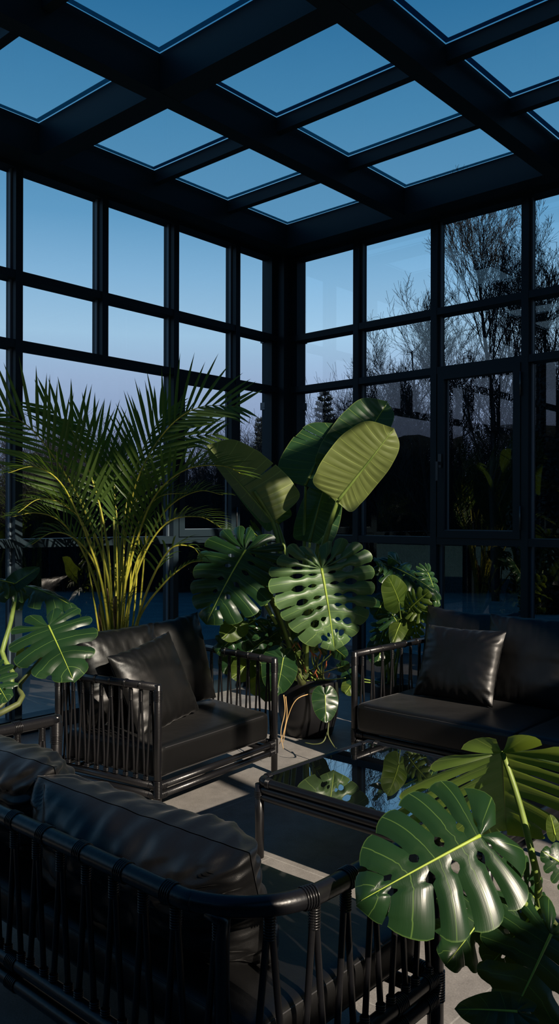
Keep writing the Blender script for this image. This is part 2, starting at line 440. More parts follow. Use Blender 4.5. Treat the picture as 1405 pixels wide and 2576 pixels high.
# unseen wall behind the camera, added to cut sky reflections: dark render below, window band above
m = MB(); m.box((-.13, YN - .2, -.1), (XR, YN, 2.75)); m.box((-.13, YN - .2, 3.9), (XR, YN, 4.3))
for k in range(9): m.box((.9 * k - .13, YN - .15, 2.75), (.9 * k - .05, YN, 3.9))
structure(m.obj('wall_front_sky_blocker', RENDERM, smooth=False))

# drainpipe posts outside the corner
def outside_post(x, y, wx, label):
    r = empty('downpipe', (x, y, 0))
    m = MB(); m.box((x - wx, y - .035, -.02), (x + wx, y + .035, 4.25)); m.obj('pipe', FRAME, r, smooth=False)
    for z in (3.20, 2.55):
        k = MB(); k.box((x - wx - .012, y - .047, z), (x + wx + .012, y + .047, z + .07)); k.box((x + .02, y - .10, z + .015), (x + .07, y - .04, z + .055)); k.obj('bracket', STEEL, r, smooth=False)
    thing(r, label, 'downpipe')
outside_post(-.32, .115, .045, 'dark square downpipe outside the glass, just left of the room corner')
outside_post(-.10, .34, .038, 'dark square downpipe outside the glass, just right of the room corner')

# ================================================================== LEAF BUILDER
def interp_pts(a, ks, ps):
    """smooth interpolation of 2D points"""
    ks = np.array(ks); ps = np.array(ps, dtype=float)
    sl_ = np.gradient(ps, ks, axis=0)
    i = np.clip(np.searchsorted(ks, a, side='right') - 1, 0, len(ks) - 2)
    h = (ks[i + 1] - ks[i]); t = (a - ks[i]) / h
    t = t[..., None]; h = h[..., None]
    h00 = 2 * t ** 3 - 3 * t ** 2 + 1; h10 = t ** 3 - 2 * t ** 2 + t; h01 = -2 * t ** 3 + 3 * t ** 2; h11 = t ** 3 - t ** 2
    return h00 * ps[i] + h10 * h * sl_[i] + h01 * ps[i + 1] + h11 * h * sl_[i + 1]

HEART_K = [0, .13, .28, .43, .58, .73, .88, 1.0]
HEART = [(.035, -.27), (.27, -.34), (.53, -.17), (.63, .09), (.60, .37), (.48, .64), (.25, .88), (0, 1.0)]
PADDLE_K = [0, .12, .3, .5, .7, .87, 1.0]
PADDLE = [(.01, 0), (.20, -.01), (.27, .14), (.285, .42), (.262, .68), (.18, .90), (0, 1.0)]

def leaf_geo(kind, A, T, N, width=1.0, nl=8, slit=.62, gap=.5, holes=1, fold=.15, droop=.12, wave=.02,
             cup=.0, rs=0, splits=(), side_fold=None, mrib=.012, hook=0.0, tipdroop=0.0, ns=24, taper=0.0, sweep=0.0, lp=1.0):
    """leaf blade; A attachment, T tip, N facing direction. Returns an MB with blade (0) and midrib (1)"""
    R = np.random.default_rng(rs)
    A = np.array(A, float); T = np.array(T, float); N = np.array(N, float)
    Y = T - A; L = np.linalg.norm(Y); Y /= L
    X = np.cross(Y, N); X /= np.linalg.norm(X); Z = np.cross(X, Y)
    m = MB()
    ks, ps = (HEART_K, HEART) if kind != 'paddle' else (PADDLE_K, PADDLE)
    na = 7 if kind == 'monstera' else (9 if kind == 'paddle' else 9)
    if kind == 'heart': slit, nl = 2.0, 5
    rows_s = np.linspace(0, 1, ns)
    for side in (1, -1):
        # lobe boundaries in the family parameter
        bnd = np.linspace(0, 1, nl + 1) ** lp
        if kind == 'monstera':
            bnd[1:-1] += R.uniform(-.15, .15, nl - 1) / nl
        hl = [[] for _ in range(nl + 1)]; sls = [9.0] * (nl + 1); gps = [0] * (nl + 1)
        for i in range(1, nl):
            if kind == 'monstera':
                sls[i] = slit + R.uniform(-.09, .08); gps[i] = gap * R.uniform(.75, 1.2)
                if holes >= 1: hl[i].append((.20 + R.uniform(-.03, .03), .07, .16))
                if holes >= 2:
                    c = .47 + R.uniform(-.03, .03); hl[i].append((c, .12, .24))
                    sls[i] = max(sls[i], .70)
            elif kind == 'paddle':
                if (side, i) in splits: sls[i] = .25; gps[i] = .12
        # end lobe near the tip opens less
        if kind == 'monstera': sls[nl - 1] = max(.75, slit)
        for i in range(nl):
            lo, hi = bnd[i], bnd[i + 1]; da = hi - lo
            S, Xc = np.meshgrid(rows_s, np.linspace(-1, 1, na), indexing='ij')
            def retract(k, S):
                d = np.zeros_like(S)
                for c, hw, dm in hl[k]:
                    q = 1 - ((S - c) / hw) ** 2
                    d = np.maximum(d, dm * np.sqrt(np.clip(q, 0, None)))
                if sls[k] < 1:
                    q = np.clip((S - sls[k]) / (1 - sls[k]), 0, 1)
                    if kind == 'monstera': d = np.maximum(d, gps[k] * .5 * q ** .38 * (1 - .25 * q))
                    else: d = np.maximum(d, gps[k] * .5 * q)
                return d
            dl = retract(i, S) if i > 0 else (0 * S); dh = retract(i + 1, S) if i < nl - 1 else 0 * S
            loS = lo + dl * da; hiS = hi - dh * da
            a = loS + (hiS - loS) * (Xc + 1) / 2
            e = interp_pts(a.ravel(), ks, ps).reshape(a.shape + (2,))
            if kind == 'paddle':
                my = np.clip(a * 1.0 - .02, 0, 1) * .97
            else:
                my = .92 * np.clip((a - .30) / .70, 0, 1) ** 1.30
            M = np.stack([0 * my, my], -1)
            if kind == 'paddle':
                C = M * .5 + e * .5 + np.stack([0 * my, -.02 + 0 * my], -1)
            else:
                C = np.stack([e[..., 0] * .55, M[..., 1] + (e[..., 1] - M[..., 1]) * .30], -1)
            Sx = S
            if kind == 'monstera':
                bl = gap * .34 * (1 + .4 * R.random())
                Sx = S * (1 - bl * np.abs(Xc * .98 + R.uniform(-.15, .15)) ** 2.6 * S ** 6)
                Sx = Sx * (1 + R.uniform(-.04, .05) * S ** 3)
            elif kind == 'paddle' and (side, i) in splits:
                Sx = S * .985
            t = Sx[..., None]
            P = M * (1 - t) ** 2 + 2 * C * t * (1 - t) + e * t * t
            wsd = width if not isinstance(width, tuple) else width[0 if side > 0 else 1]
            x = P[..., 0] * side * wsd * (1 - taper * P[..., 1]); y = P[..., 1] + sweep * S ** 3 * np.clip(1 - P[..., 1], 0, 1)
            ax = np.abs(x)
            f = fold if side_fold is None else (side_fold[0] if side > 0 else side_fold[1])
            x = x * math.cos(f); z = math.sin(f) * ax + cup * ax ** 2
            z = z - droop * np.clip(y, 0, None) ** 2 - tipdroop * np.clip(y - .6, 0, None) ** 2 * 3 - droop * .6 * np.clip(-y, 0, None) * ax
            if kind == 'monstera':
                z = z + wave * (1 - Xc ** 2) * np.sin(np.pi * np.clip(S, 0, 1) * .85) * 1.2
                z = z - R.uniform(.0, 1.0) * wave * 1.6 * S ** 3 + R.uniform(-1, 1) * wave * S ** 2
                z = z - .010 * np.exp(-(Xc / .16) ** 2) * np.sin(np.pi * S)
            elif kind == 'paddle':
                z = z + wave * .35 * np.sin(a * 95 * (1 + .0)) * np.sin(np.pi * np.clip(S * .9 + .08, 0, 1)) * .35
                z = z + wave * np.sin(a * 9 + side) * S ** 2
                if (side, i) in splits: z = z - .01
            else:
                z = z + wave * (1 - Xc ** 2) * np.sin(np.pi * S) * .6 + wave * np.sin(a * 14) * S ** 2
            V = A + L * (x[..., None] * X + y[..., None] * Y + z[..., None] * Z)
            idx = lambda r_, c_: r_ * na + c_
            fc = []
            for r_ in range(ns - 1):
                for c_ in range(na - 1):
                    q = (idx(r_, c_), idx(r_, c_ + 1), idx(r_ + 1, c_ + 1), idx(r_ + 1, c_))
                    fc.append(q if side < 0 else q[::-1])
            U = np.stack([(Xc + 1) / 2, S], -1)
            m.add(V.reshape(-1, 3), fc, 0, U.reshape(-1, 2))
    # midrib
    n = 18; pts = []
    for t in np.linspace(0, .96, n):
        z = -droop * t * t - tipdroop * max(t - .6, 0) ** 2 * 3 + .002
        pts.append(A + L * (t * Y + z * Z))
    m.tube(pts, [mrib * (1 - .85 * i / (n - 1)) for i in range(n)], 6, 1)
    return m

def add_leaf(parent, mat, kind, A, T, N, rib=None, name='leaf', label=None, **kw):
    m = leaf_geo(kind, A, T, N, **kw)
    o = m.obj(name, [mat, rib or MIDRIB], parent, True, True)
    if label: o['label'] = label
    return o

def petiole(parent, pts, r0, r1, mat=None, name='stem', n=18):
    p = bez(pts, n); k = len(p)
    m = MB(); m.tube(p, [r0 + (r1 - r0) * i / (k - 1) for i in range(k)], 8)
    return m.obj(name, mat or STEMG, parent)

TOCAM = -VD
def facing(up=.3, right=0.0, cam_=1.0):
    """direction mixed from: towards the camera, up, image-right"""
    v = TOCAM * cam_ + np.array([0, 0, 1.0]) * up + RD * right
    return v / np.linalg.norm(v)

def make_pot(x, y, r, h, label, rim=.012):
    root = empty('plant_pot', (x, y, 0))
    m = MB()
    m.lathe([(r * .68, 0), (r * .80, .012), (r * .96, h * .35), (r, h * .62), (r * .95, h * .9), (r * .93, h), (r * .93 - rim, h), (r * .90 - rim, h - .03)], (x, y, 0), 48)
    m.obj('pot_body', POT, root)
    s = MB(); s.lathe([(r * .90 - rim, h - .045), (r * .5, h - .03), (.01, h - .02)], (x, y, 0), 32); s.obj('soil', SOIL, root)
    thing(root, label, 'plant pot'); return root

# ================================================================== CENTRE PLANTS
make_pot(1.42, -1.36, .215, .40, 'round black planter on the floor between the armchair and the far sofa')
PC = np.array([1.42, -1.36, .36])
D = 5.35
# bird of paradise
bp_ = empty('bird_of_paradise_plant', tuple(PC))
thing(bp_, 'tall plant with big paddle-shaped leaves rising from the centre planter', 'plant')
add_leaf(bp_, BANANA, 'paddle', dep(686, 1313, 5.35), dep(522, 1122, 5.20), facing(-.1, .15, 1), rib=STEMG, width=(1.60, 1.4), taper=.30, nl=8, fold=.0,
         side_fold=(-.12, -1.35), droop=.10, wave=.02, splits=((1, 4),), mrib=.011, rs=3, label='olive paddle leaf leaning left with torn edge')
add_leaf(bp_, BANANA_D, 'paddle', dep(700, 1318, 5.6), dep(560, 1118, 5.6), facing(.1, .3), rib=STEMG, width=(.75, 1.0), nl=8, droop=.10, side_fold=(0, -1.2), rs=4)
add_leaf(bp_, BANANA_D, 'paddle', dep(766, 1222, 5.5), dep(842, 1062, 5.65), facing(.25, -.35), rib=STEMG, width=(1.1, 1.65), nl=9, fold=.10, droop=.05, rs=5, splits=((-1, 6),), label='dark blue-green paddle leaf')
add_leaf(bp_, BANANA_D, 'paddle', dep(852, 1205, 5.5), dep(975, 1008, 5.6), facing(.15, -.15), rib=MIDRIB, width=(.75, 1.25), nl=9, fold=.20, droop=.04, rs=6, label='upright dark green paddle leaf')
add_leaf(bp_, BANANA, 'paddle', dep(848, 1262, 5.15), dep(992, 1078, 5.05), facing(-.10, .12), rib=STEMG, width=(.85, 1.45), nl=9, fold=-.10, droop=.0, tipdroop=.10, wave=.03, rs=7, label='lit olive paddle leaf facing the room')
add_leaf(bp_, BANANA_D, 'paddle', dep(778, 1362, 5.45), dep(818, 1205, 5.5), facing(.1, -.4), rib=STEMG, width=1.30, nl=8, fold=-.3, droop=.05, rs=8)
for pts, r0, r1 in (([dep(730, 1640, 5.45), dep(716, 1480, 5.4), dep(700, 1370, 5.35), dep(684, 1310, 5.35), dep(640, 1235, 5.28)], .022, .010),
                    ([dep(745, 1640, 5.5), dep(735, 1480, 5.5), dep(716, 1380, 5.55), dep(697, 1315, 5.6)], .020, .010),
                    ([dep(770, 1640, 5.5), dep(765, 1430, 5.5), dep(766, 1300, 5.5), dep(768, 1215, 5.5)], .016, .008),
                    ([dep(785, 1640, 5.5), dep(790, 1450, 5.5), dep(812, 1300, 5.5), dep(853, 1200, 5.5)], .018, .009),
                    ([dep(790, 1640, 5.4), dep(800, 1440, 5.3), dep(826, 1330, 5.2), dep(850, 1255, 5.15)], .024, .013),
                    ([dep(765, 1640, 5.45), dep(770, 1460, 5.45), dep(779, 1360, 5.45)], .016, .009)):
    petiole(bp_, pts, r0, r1)

# monstera with the giant lit leaf
mo = empty('monstera_plant', tuple(PC + np.array([.05, -.05, 0])))
thing(mo, 'large split-leaf monstera with a giant pale lit leaf in the centre planter', 'plant')
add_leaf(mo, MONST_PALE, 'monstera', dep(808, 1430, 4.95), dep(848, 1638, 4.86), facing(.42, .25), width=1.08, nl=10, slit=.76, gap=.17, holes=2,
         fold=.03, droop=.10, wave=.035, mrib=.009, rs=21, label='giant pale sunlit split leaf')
add_leaf(mo, MONST, 'monstera', dep(617, 1384, 5.05), dep(508, 1556, 4.85), facing(.50, -.25), width=.98, nl=9, slit=.60, gap=.20, holes=1,
         fold=-.25, droop=.18, wave=.03, mrib=.006, rs=22, label='dark split leaf hanging to the left')
petiole(mo, [dep(745, 1690, 5.3), dep(720, 1600, 5.25), dep(680, 1490, 5.2), dep(640, 1410, 5.1), dep(617, 1384, 5.05)], .014, .006, STEMG)
petiole(mo, [dep(770, 1690, 5.3), dep(775, 1560, 5.2), dep(790, 1460, 5.05), dep(808, 1430, 4.95)], .014, .007)
add_leaf(mo, MONST, 'monstera', dep(676, 1380, 5.4), dep(640, 1330, 5.2), facing(.8, .2), width=1.2, nl=6, fold=-.2, rs=23)
# dark thick trunk leaning
petiole(mo, [dep(760, 1720, 5.35), dep(735, 1640, 5.3), dep(705, 1560, 5.28), dep(672, 1490, 5.2), dep(650, 1455, 5.15)], .028, .012, STEMD, 'trunk')
petiole(mo, [dep(695, 1570, 5.2), dep(655, 1500, 5.15), dep(628, 1470, 5.1)], .010, .022, STEMG, 'folded_leaf')
# heart leaf hanging over the pot and the half leaf beside the chair
hl_ = add_leaf(mo, MONST, 'heart', dep(817, 1748, 4.92), dep(820, 1818, 4.85), facing(.25, .1), width=.78, fold=-.15, droop=.1, wave=.03, mrib=.003, rs=31, label='heart-shaped leaf hanging over the pot rim')
petiole(mo, [dep(780, 1735, 5.2), dep(800, 1728, 5.0), dep(817, 1748, 4.92)], .005, .003)
add_leaf(mo, MONST, 'heart', dep(712, 1655, 5.0), dep(698, 1745, 4.9), facing(.35, .3), width=.95, fold=-.5, droop=.15, wave=.05, mrib=.003, rs=32)
petiole(mo, [dep(760, 1710, 5.2), dep(735, 1665, 5.1), dep(712, 1655, 5.0)], .006, .004)
# aerial roots
for k, pts in enumerate(([dep(713, 1748, 4.95), dep(716, 1790, 4.95), dep(706, 1840, 4.93), dep(712, 1884, 4.9)],
                         [dep(718, 1752, 4.95), dep(721, 1800, 4.95), dep(711, 1850, 4.93), dep(702, 1872, 4.93)],
                         [dep(790, 1742, 5.0), dep(745, 1760, 4.95), dep(722, 1810, 4.95), dep(712, 1868, 4.92)],
                         [dep(826, 1818, 5.0), dep(825, 1850, 4.96), dep(840, 1878, 4.92), dep(846, 1882, 4.88)],
                         [dep(824, 1840, 5.0), dep(812, 1866, 4.95), dep(790, 1872, 4.95), dep(766, 1868, 4.97)])):
    petiole(mo, pts, .0035 if k < 3 else .005, .002, ROOT if k < 3 else STEMD, 'aerial_root')
# rusty sheaths and small inner leaves, bunch at the base
for k in range(16):
    px = random.uniform(715, 845); py = random.uniform(1620, 1710); Dk = random.uniform(5.15, 5.35)
    m = MB(); a = dep(px, py, Dk); b = dep(px + random.uniform(-14, 14), py - random.uniform(10, 30), Dk - random.uniform(0, .08))
    m.tube([a, (np.array(a) + b) / 2 + np.array([.004, -.004, 0]), b], [.002, .0055, .001], 6); m.obj('sheath', REDSHEATH, mo)
for k in range(20):
    px = random.uniform(705, 870); py = random.uniform(1560, 1712); Dk = random.uniform(5.15, 5.5)
    a = dep(px, py, Dk); b = dep(px + random.uniform(-38, 38), py - random.uniform(-25, 55), Dk - random.uniform(.0, .15))
    petiole(mo, [PC + np.array([random.uniform(-.1, .1), random.uniform(-.1, .1), 0]), (np.array(a) + PC) / 2 + RD * random.uniform(-.04, .04), a], .006, .003, STEMG if k % 2 else STEMD)
    if k % 2 == 0: add_leaf(mo, MONST if k % 4 else MONST_THIN, 'heart', a, b, facing(random.uniform(.1, .8), random.uniform(-.6, .6)), width=.75, fold=-.3, droop=.2, wave=.05, mrib=.002, rs=40 + k, ns=10)

# climber low to the left of the pot
ph = empty('philodendron_plant', tuple(PC + np.array([-.12, .0, 0])))
thing(ph, 'low dark trailing plant left of the centre pot behind the armchair arm', 'plant')
for k, (ax, ay, tx, ty, Dk, kd, wd, mt) in enumerate([
        (640, 1560, 556, 1612, 5.3, 'monstera', 1.0, MONST), (612, 1582, 545, 1640, 5.15, 'monstera', .9, MONST), (600, 1568, 560, 1600, 5.1, 'heart', .9, MONST_THIN),
        (655, 1625, 690, 1588, 5.35, 'heart', .9, MONST), (630, 1665, 585, 1700, 5.2, 'heart', .9, MONST_THIN), (650, 1690, 640, 1745, 5.2, 'heart', .8, MONST_THIN),
        (668, 1640, 610, 1670, 5.3, 'heart', .9, MONST), (672, 1560, 705, 1610, 5.4, 'monstera', .9, MONST), (625, 1630, 600, 1600, 5.35, 'heart', .8, MONST),
        (690, 1700, 668, 1760, 5.1, 'heart', .8, MONST), (590, 1640, 565, 1690, 5.3, 'heart', .9, MONST), (665, 1610, 625, 1640, 5.2, 'heart', .8, MONST)]):
    a = dep(ax, ay, Dk + .05); b = dep(tx, ty, Dk - .05)
    add_leaf(ph, mt, kd, a, b, facing(random.uniform(.3, .9), random.uniform(-.4, .3)), width=wd, nl=6, fold=-.3, droop=.25, wave=.05, mrib=.003, rs=60 + k, ns=16)
    petiole(ph, [PC + np.array([random.uniform(-.1, .05), random.uniform(-.08, .08), 0]), (np.array(a) + PC) / 2 + np.array([0, 0, .10]), a], .006, .003, STEMG)

# plant behind the far sofa arm
p2c = dep(985, 1900, 6.05); p2c[2] = 0
make_pot(p2c[0], p2c[1], .16, .30, 'small black pot behind the left arm of the far sofa')
pr = empty('bushy_philodendron', (p2c[0], p2c[1], .28))
thing(pr, 'bushy lobed green plant behind the left arm of the far sofa', 'plant')
base2 = np.array([p2c[0], p2c[1], .27])
for k, (ax, ay, tx, ty, Dk, kd, wd, mt, up, rt) in enumerate([
        (985, 1425, 1118, 1478, 5.9, 'monstera', .75, MONST, 1.6, .2), (975, 1432, 955, 1405, 5.9, 'monstera', 1.0, BANANA_D, .8, -.2), (1010, 1425, 985, 1395, 6.0, 'heart', .8, BANANA_D, .6, .3),
        (1003, 1515, 985, 1455, 5.7, 'heart', .75, MONST_THIN, .2, .2), (1030, 1530, 1072, 1490, 5.7, 'monstera', .9, MONST_THIN, .3, -.2), (1045, 1535, 1125, 1545, 5.7, 'monstera', .7, MONST_THIN, .9, .2),
        (985, 1545, 1030, 1610, 5.8, 'monstera', .9, MONST, .8, -.1), (975, 1560, 950, 1620, 5.9, 'monstera', .9, MONST, .5, -.2), (1010, 1560, 985, 1610, 5.75, 'heart', .6, MONST_THIN, .3, -.5),
        (1035, 1545, 1055, 1605, 5.8, 'monstera', .8, MONST_THIN, .5, .3), (1075, 1440, 1112, 1520, 5.9, 'monstera', .6, BANANA_D, .9, .6), (960, 1620, 950, 1670, 5.9, 'heart', .9, MONST, .3, 0),
        (965, 1510, 945, 1545, 6.0, 'heart', .8, MONST, .5, 0), (880, 1700, 905, 1745, 5.8, 'heart', .7, MONST, .5, 0), (890, 1712, 870, 1740, 5.8, 'heart', .7, MONST_THIN, .5, 0)]):
    a = dep(ax, ay, Dk + .03); b = dep(tx, ty, Dk - .10)
    add_leaf(pr, mt, kd, a, b, facing(up, rt), width=wd, nl=7, slit=.5, gap=.5, fold=-.25, droop=.22, wave=.045, mrib=.003, rs=90 + k, ns=16)
    petiole(pr, [base2 + np.array([random.uniform(-.05, .05), random.uniform(-.05, .05), 0]), (np.array(a) * .6 + base2 * .4) + RD * random.uniform(-.05, .05), a], .006, .003, STEMG)

# ================================================================== PALM
pb = onz(300, 1915, 0); pb = dep(292, 1600, 5.45); PALMC = np.array([pb[0], pb[1], .36])
make_pot(pb[0], pb[1], .20, .40, 'black planter holding the palm behind the armchair')
pa = empty('areca_palm', tuple(PALMC))
thing(pa, 'areca palm with arching feathery fronds and yellow stems behind the armchair', 'plant')

def frond(pts, leaf_len, start=.42, n=30, spread=.9, droop=.35, stem=True, r=.010, updir=None, rs=0, wleaf=.011):
    R = np.random.default_rng(rs)
    P = np.array(bez(pts, 40)); k = len(P)
    m = MB()
    m.tube(P, [r * (1 - .82 * i / (k - 1)) for i in range(k)], 7, 1)
    seg = np.linalg.norm(np.diff(P, axis=0), axis=1); cum = np.concatenate([[0], np.cumsum(seg)]); tot = cum[-1]
    for i in range(n):
        t = start + (1 - start) * (i + .5) / n
        d = t * tot; j = min(int(np.searchsorted(cum, d)) - 1, k - 2); j = max(j, 0)
        q = (d - cum[j]) / max(seg[j], 1e-6); p = P[j] * (1 - q) + P[j + 1] * q
        tan = P[min(j + 2, k - 1)] - P[max(j - 1, 0)]; tan /= np.linalg.norm(tan)
        # plane of the frond: sideways horizontal + a lift
        sidev = np.cross(tan, updir if updir is not None else np.array([0, 0, 1.0]))
        if np.linalg.norm(sidev) < .15: sidev = RD.copy()
        sidev /= np.linalg.norm(sidev); nor = np.cross(sidev, tan)
        u = (t - start) / (1 - start)
        ll = leaf_len * (.35 + .65 * math.sin(math.pi * min(1, u * .82 + .16))) * R.uniform(.9, 1.08)
        ang = spread * (1 - .45 * u) * R.uniform(.92, 1.08)
        for sd in (-1, 1):
            dirv = tan * math.cos(ang) + sidev * sd * math.sin(ang) + nor * (.28 + R.uniform(-.06, .06))
            dirv /= np.linalg.norm(dirv)
            wv = np.cross(dirv, nor); wv /= np.linalg.norm(wv)
            nk = 6; v = []; uv = []
            cur = p.copy(); dd = dirv.copy(); st = ll / (nk - 1)
            dr = droop * R.uniform(.7, 1.3)
            for s_ in range(nk):
                f_ = s_ / (nk - 1)
                wdt = wleaf * (1 - (2 * f_ - .75) ** 2 * .38) * (1 - f_ ** 5)
                if s_ == 0: wdt = wleaf * .4
                nn = np.cross(wv, dd); nn /= np.linalg.norm(nn)
                v += [cur - wv * wdt + nn * wdt * .35, cur, cur + wv * wdt + nn * wdt * .35]
                uv += [(.15, f_), (.5, f_ * .97), (.85, f_)]
                cur = cur + dd * st
                dd = dd + np.array([0, 0, -1.0]) * dr * (.15 + f_) * .35; dd /= np.linalg.norm(dd)
            fc = []
            for s_ in range(nk - 1):
                b_ = s_ * 3
                fc += [(b_, b_ + 1, b_ + 4, b_ + 3), (b_ + 1, b_ + 2, b_ + 5, b_ + 4)]
            m.add(v, fc, 0, uv)
    return m.obj('frond', [PALM, STEMY], pa, True, True)

def pf(l): return [dep(*q) for q in l]
BS = (290, 1640)
fr_list = [
    # (points px,py,depth) , leaflet length, start, pairs, droop
    ([(286, 1690, 5.45), (270, 1450, 5.4), (215, 1290, 5.35), (165, 1195, 5.3), (90, 1090, 5.2), (20, 1040, 5.12), (-40, 1010, 5.05)], .52, .50, 20, .10),
    ([(288, 1690, 5.45), (278, 1450, 5.5), (255, 1290, 5.5), (215, 1160, 5.5), (175, 1075, 5.5), (110, 1020, 5.5)], .44, .58, 14, .10),
    ([(300, 1690, 5.45), (302, 1500, 5.5), (320, 1320, 5.5), (352, 1190, 5.45), (420, 1080, 5.35), (500, 1025, 5.25), (600, 1022, 5.2)], .47, .52, 22, .12),
    ([(302, 1690, 5.45), (315, 1480, 5.35), (350, 1340, 5.25), (395, 1240, 5.15), (470, 1180, 5.05), (560, 1172, 4.95), (612, 1195, 4.9)], .32, .50, 22, .25),
    ([(298, 1690, 5.45), (312, 1480, 5.5), (335, 1300, 5.6), (365, 1180, 5.7), (430, 1110, 5.7), (545, 1092, 5.7)], .38, .55, 16, .3),
    ([(292, 1690, 5.45), (290, 1480, 5.5), (285, 1300, 5.6), (270, 1180, 5.7), (235, 1100, 5.75), (190, 1060, 5.8)], .42, .60, 13, .15),
    ([(294, 1690, 5.45), (298, 1500, 5.4), (310, 1320, 5.5), (340, 1180, 5.6), (380, 1090, 5.7), (420, 1030, 5.8)], .42, .60, 13, .15),
    ([(284, 1690, 5.45), (262, 1500, 5.3), (225, 1370, 5.15), (160, 1225, 5.0), (90, 1175, 4.9), (20, 1190, 4.85)], .26, .60, 20, .55),
    ([(283, 1690, 5.45), (250, 1500, 5.35), (205, 1380, 5.3), (150, 1310, 5.2), (90, 1290, 5.15), (30, 1300, 5.1)], .22, .62, 18, .55),
    ([(303, 1690, 5.45), (325, 1520, 5.3), (360, 1400, 5.2), (420, 1315, 5.1), (500, 1300, 5.0), (560, 1330, 4.9)], .22, .62, 18, .6),
    ([(306, 1700, 5.45), (345, 1560, 5.2), (385, 1450, 5.0), (430, 1380, 4.9), (480, 1375, 4.85), (505, 1400, 4.8)], .20, .66, 9, .9),
    ([(308, 1710, 5.45), (348, 1560, 5.2), (410, 1470, 5.05), (470, 1420, 5.0), (510, 1410, 4.95)], .07, .66, 12, .2),
    ([(299, 1690, 5.45), (310, 1520, 5.35), (325, 1400, 5.3), (350, 1310, 5.25), (400, 1250, 5.2), (470, 1240, 5.2)], .26, .60, 18, .5),
    ([(289, 1690, 5.45), (280, 1520, 5.5), (262, 1390, 5.55), (225, 1290, 5.6), (180, 1240, 5.6), (110, 1250, 5.6)], .26, .60, 16, .55),
    ([(287, 1690, 5.45), (265, 1500, 5.35), (228, 1400, 5.25), (180, 1350, 5.15), (130, 1340, 5.1), (80, 1370, 5.05)], .20, .60, 16, .8),
    ([(286, 1690, 5.45), (258, 1480, 5.3), (215, 1330, 5.2), (160, 1270, 5.1), (100, 1255, 5.05), (45, 1290, 5.0)], .24, .60, 18, .7),
    ([(305, 1690, 5.45), (330, 1480, 5.4), (375, 1350, 5.35), (430, 1270, 5.3), (500, 1235, 5.25), (560, 1245, 5.2)], .24, .58, 18, .5),
    ([(301, 1690, 5.45), (318, 1540, 5.4), (338, 1430, 5.35), (362, 1375, 5.3), (385, 1362, 5.25)], .12, .75, 8, .6),
    ([(297, 1690, 5.45), (300, 1500, 5.5), (298, 1350, 5.6), (288, 1230, 5.65), (300, 1150, 5.7)], .34, .66, 14, .3),
]
for i, (l, ll, st_, n_, dr_) in enumerate(fr_list):
    frond(pf(l), ll, st_, n_, .86, dr_, rs=i, updir=(np.array([0, 0, 1.0]) * .25 + TOCAM if i in (0, 1, 2, 4, 5, 6) else None), wleaf=.0115 if ll > .3 else .007)
for k, (px0, px1, r) in enumerate(((255, 250, .016), (285, 290, .026), (272, 270, .012))):
    m = MB(); a = PALMC + RD * ((px0 - 292) / F * 5.45); b = dep(px1, 1520 - 20 * k, 5.45)
    m.tube(bez([a, (a + b) / 2, b], 10), [r] * 8 + [r * .9, r * .7, r * .4][:max(0, len(bez([a, (a + b) / 2, b], 10)) - 8)], 12); m.obj('trunk', TRUNKT, pa)
for k in range(9):
    x0 = 268 + 6 * k; x1 = 212 + 20 * k
    petiole(pa, [PALMC + RD * ((x0 - 292) / F * 5.45), dep((x0 + x1) / 2 + 4, 1560, 5.4), dep(x1, 1360 - 40 * (k % 3), 5.3)], .008, .0045, STEMY, 'cane')

# ================================================================== LEFT MONSTERA
lb = np.array([1.05, -4.75, .30])
make_pot(lb[0], lb[1], .19, .34, 'black pot at the left edge beyond the near sofa, holding a monstera')
ml = empty('monstera_plant', tuple(lb))
thing(ml, 'split-leaf monstera at the left edge with one broad lit leaf over the armchair back', 'plant')
add_leaf(ml, MONST, 'monstera', dep(122, 1574, 3.75), dep(182, 1698, 3.55), facing(.95, .1), width=1.0, nl=6, slit=.46, gap=.34, holes=0, fold=-.12, droop=.15, wave=.03, mrib=.005, rs=120, label='broad lit split leaf')
add_leaf(ml, MONST, 'monstera', dep(42, 1470, 4.0), dep(208, 1495, 3.9), facing(3.0, -.1, .3), width=.66, nl=7, slit=.42, gap=.4, holes=0, fold=-.40, droop=.25, wave=.05, mrib=.004, rs=121)
add_leaf(ml, MONST, 'monstera', dep(40, 1470, 3.75), dep(-40, 1440, 3.6), facing(1.2, .2, .8), width=.8, nl=6, slit=.5, gap=.5, fold=-.4, droop=.2, wave=.05, mrib=.004, rs=122)
add_leaf(ml, MONST, 'heart', dep(38, 1468, 3.74), dep(100, 1425, 3.80), facing(.5, .2), width=.55, fold=.3, rs=123, mrib=.003)
add_leaf(ml, MONST, 'monstera', dep(-25, 1690, 3.5), dep(18, 1760, 3.4), facing(.6, .2), width=.9, nl=6, fold=-.2, rs=124, mrib=.003)
add_leaf(ml, MONST_THIN, 'heart', dep(60, 1640, 3.9), dep(48, 1680, 3.85), facing(.3, .2), width=.6, fold=.1, rs=125, mrib=.002)
petiole(ml, [lb, dep(-20, 1760, 3.6), dep(5, 1640, 3.7), dep(28, 1560, 3.75), dep(42, 1470, 3.75)], .014, .009, STEMG)
petiole(ml, [lb, dep(-10, 1800, 3.6), dep(50, 1720, 3.75), dep(105, 1650, 3.85), dep(122, 1574, 3.75)], .016, .006, STEMD)
petiole(ml, [lb, dep(-40, 1800, 3.6), dep(20, 1700, 3.8), dep(75, 1640, 3.9)], .010, .006, STEMD)
petiole(ml, [lb, dep(-60, 1720, 3.6), dep(-25, 1690, 3.5)], .010, .004, STEMG)

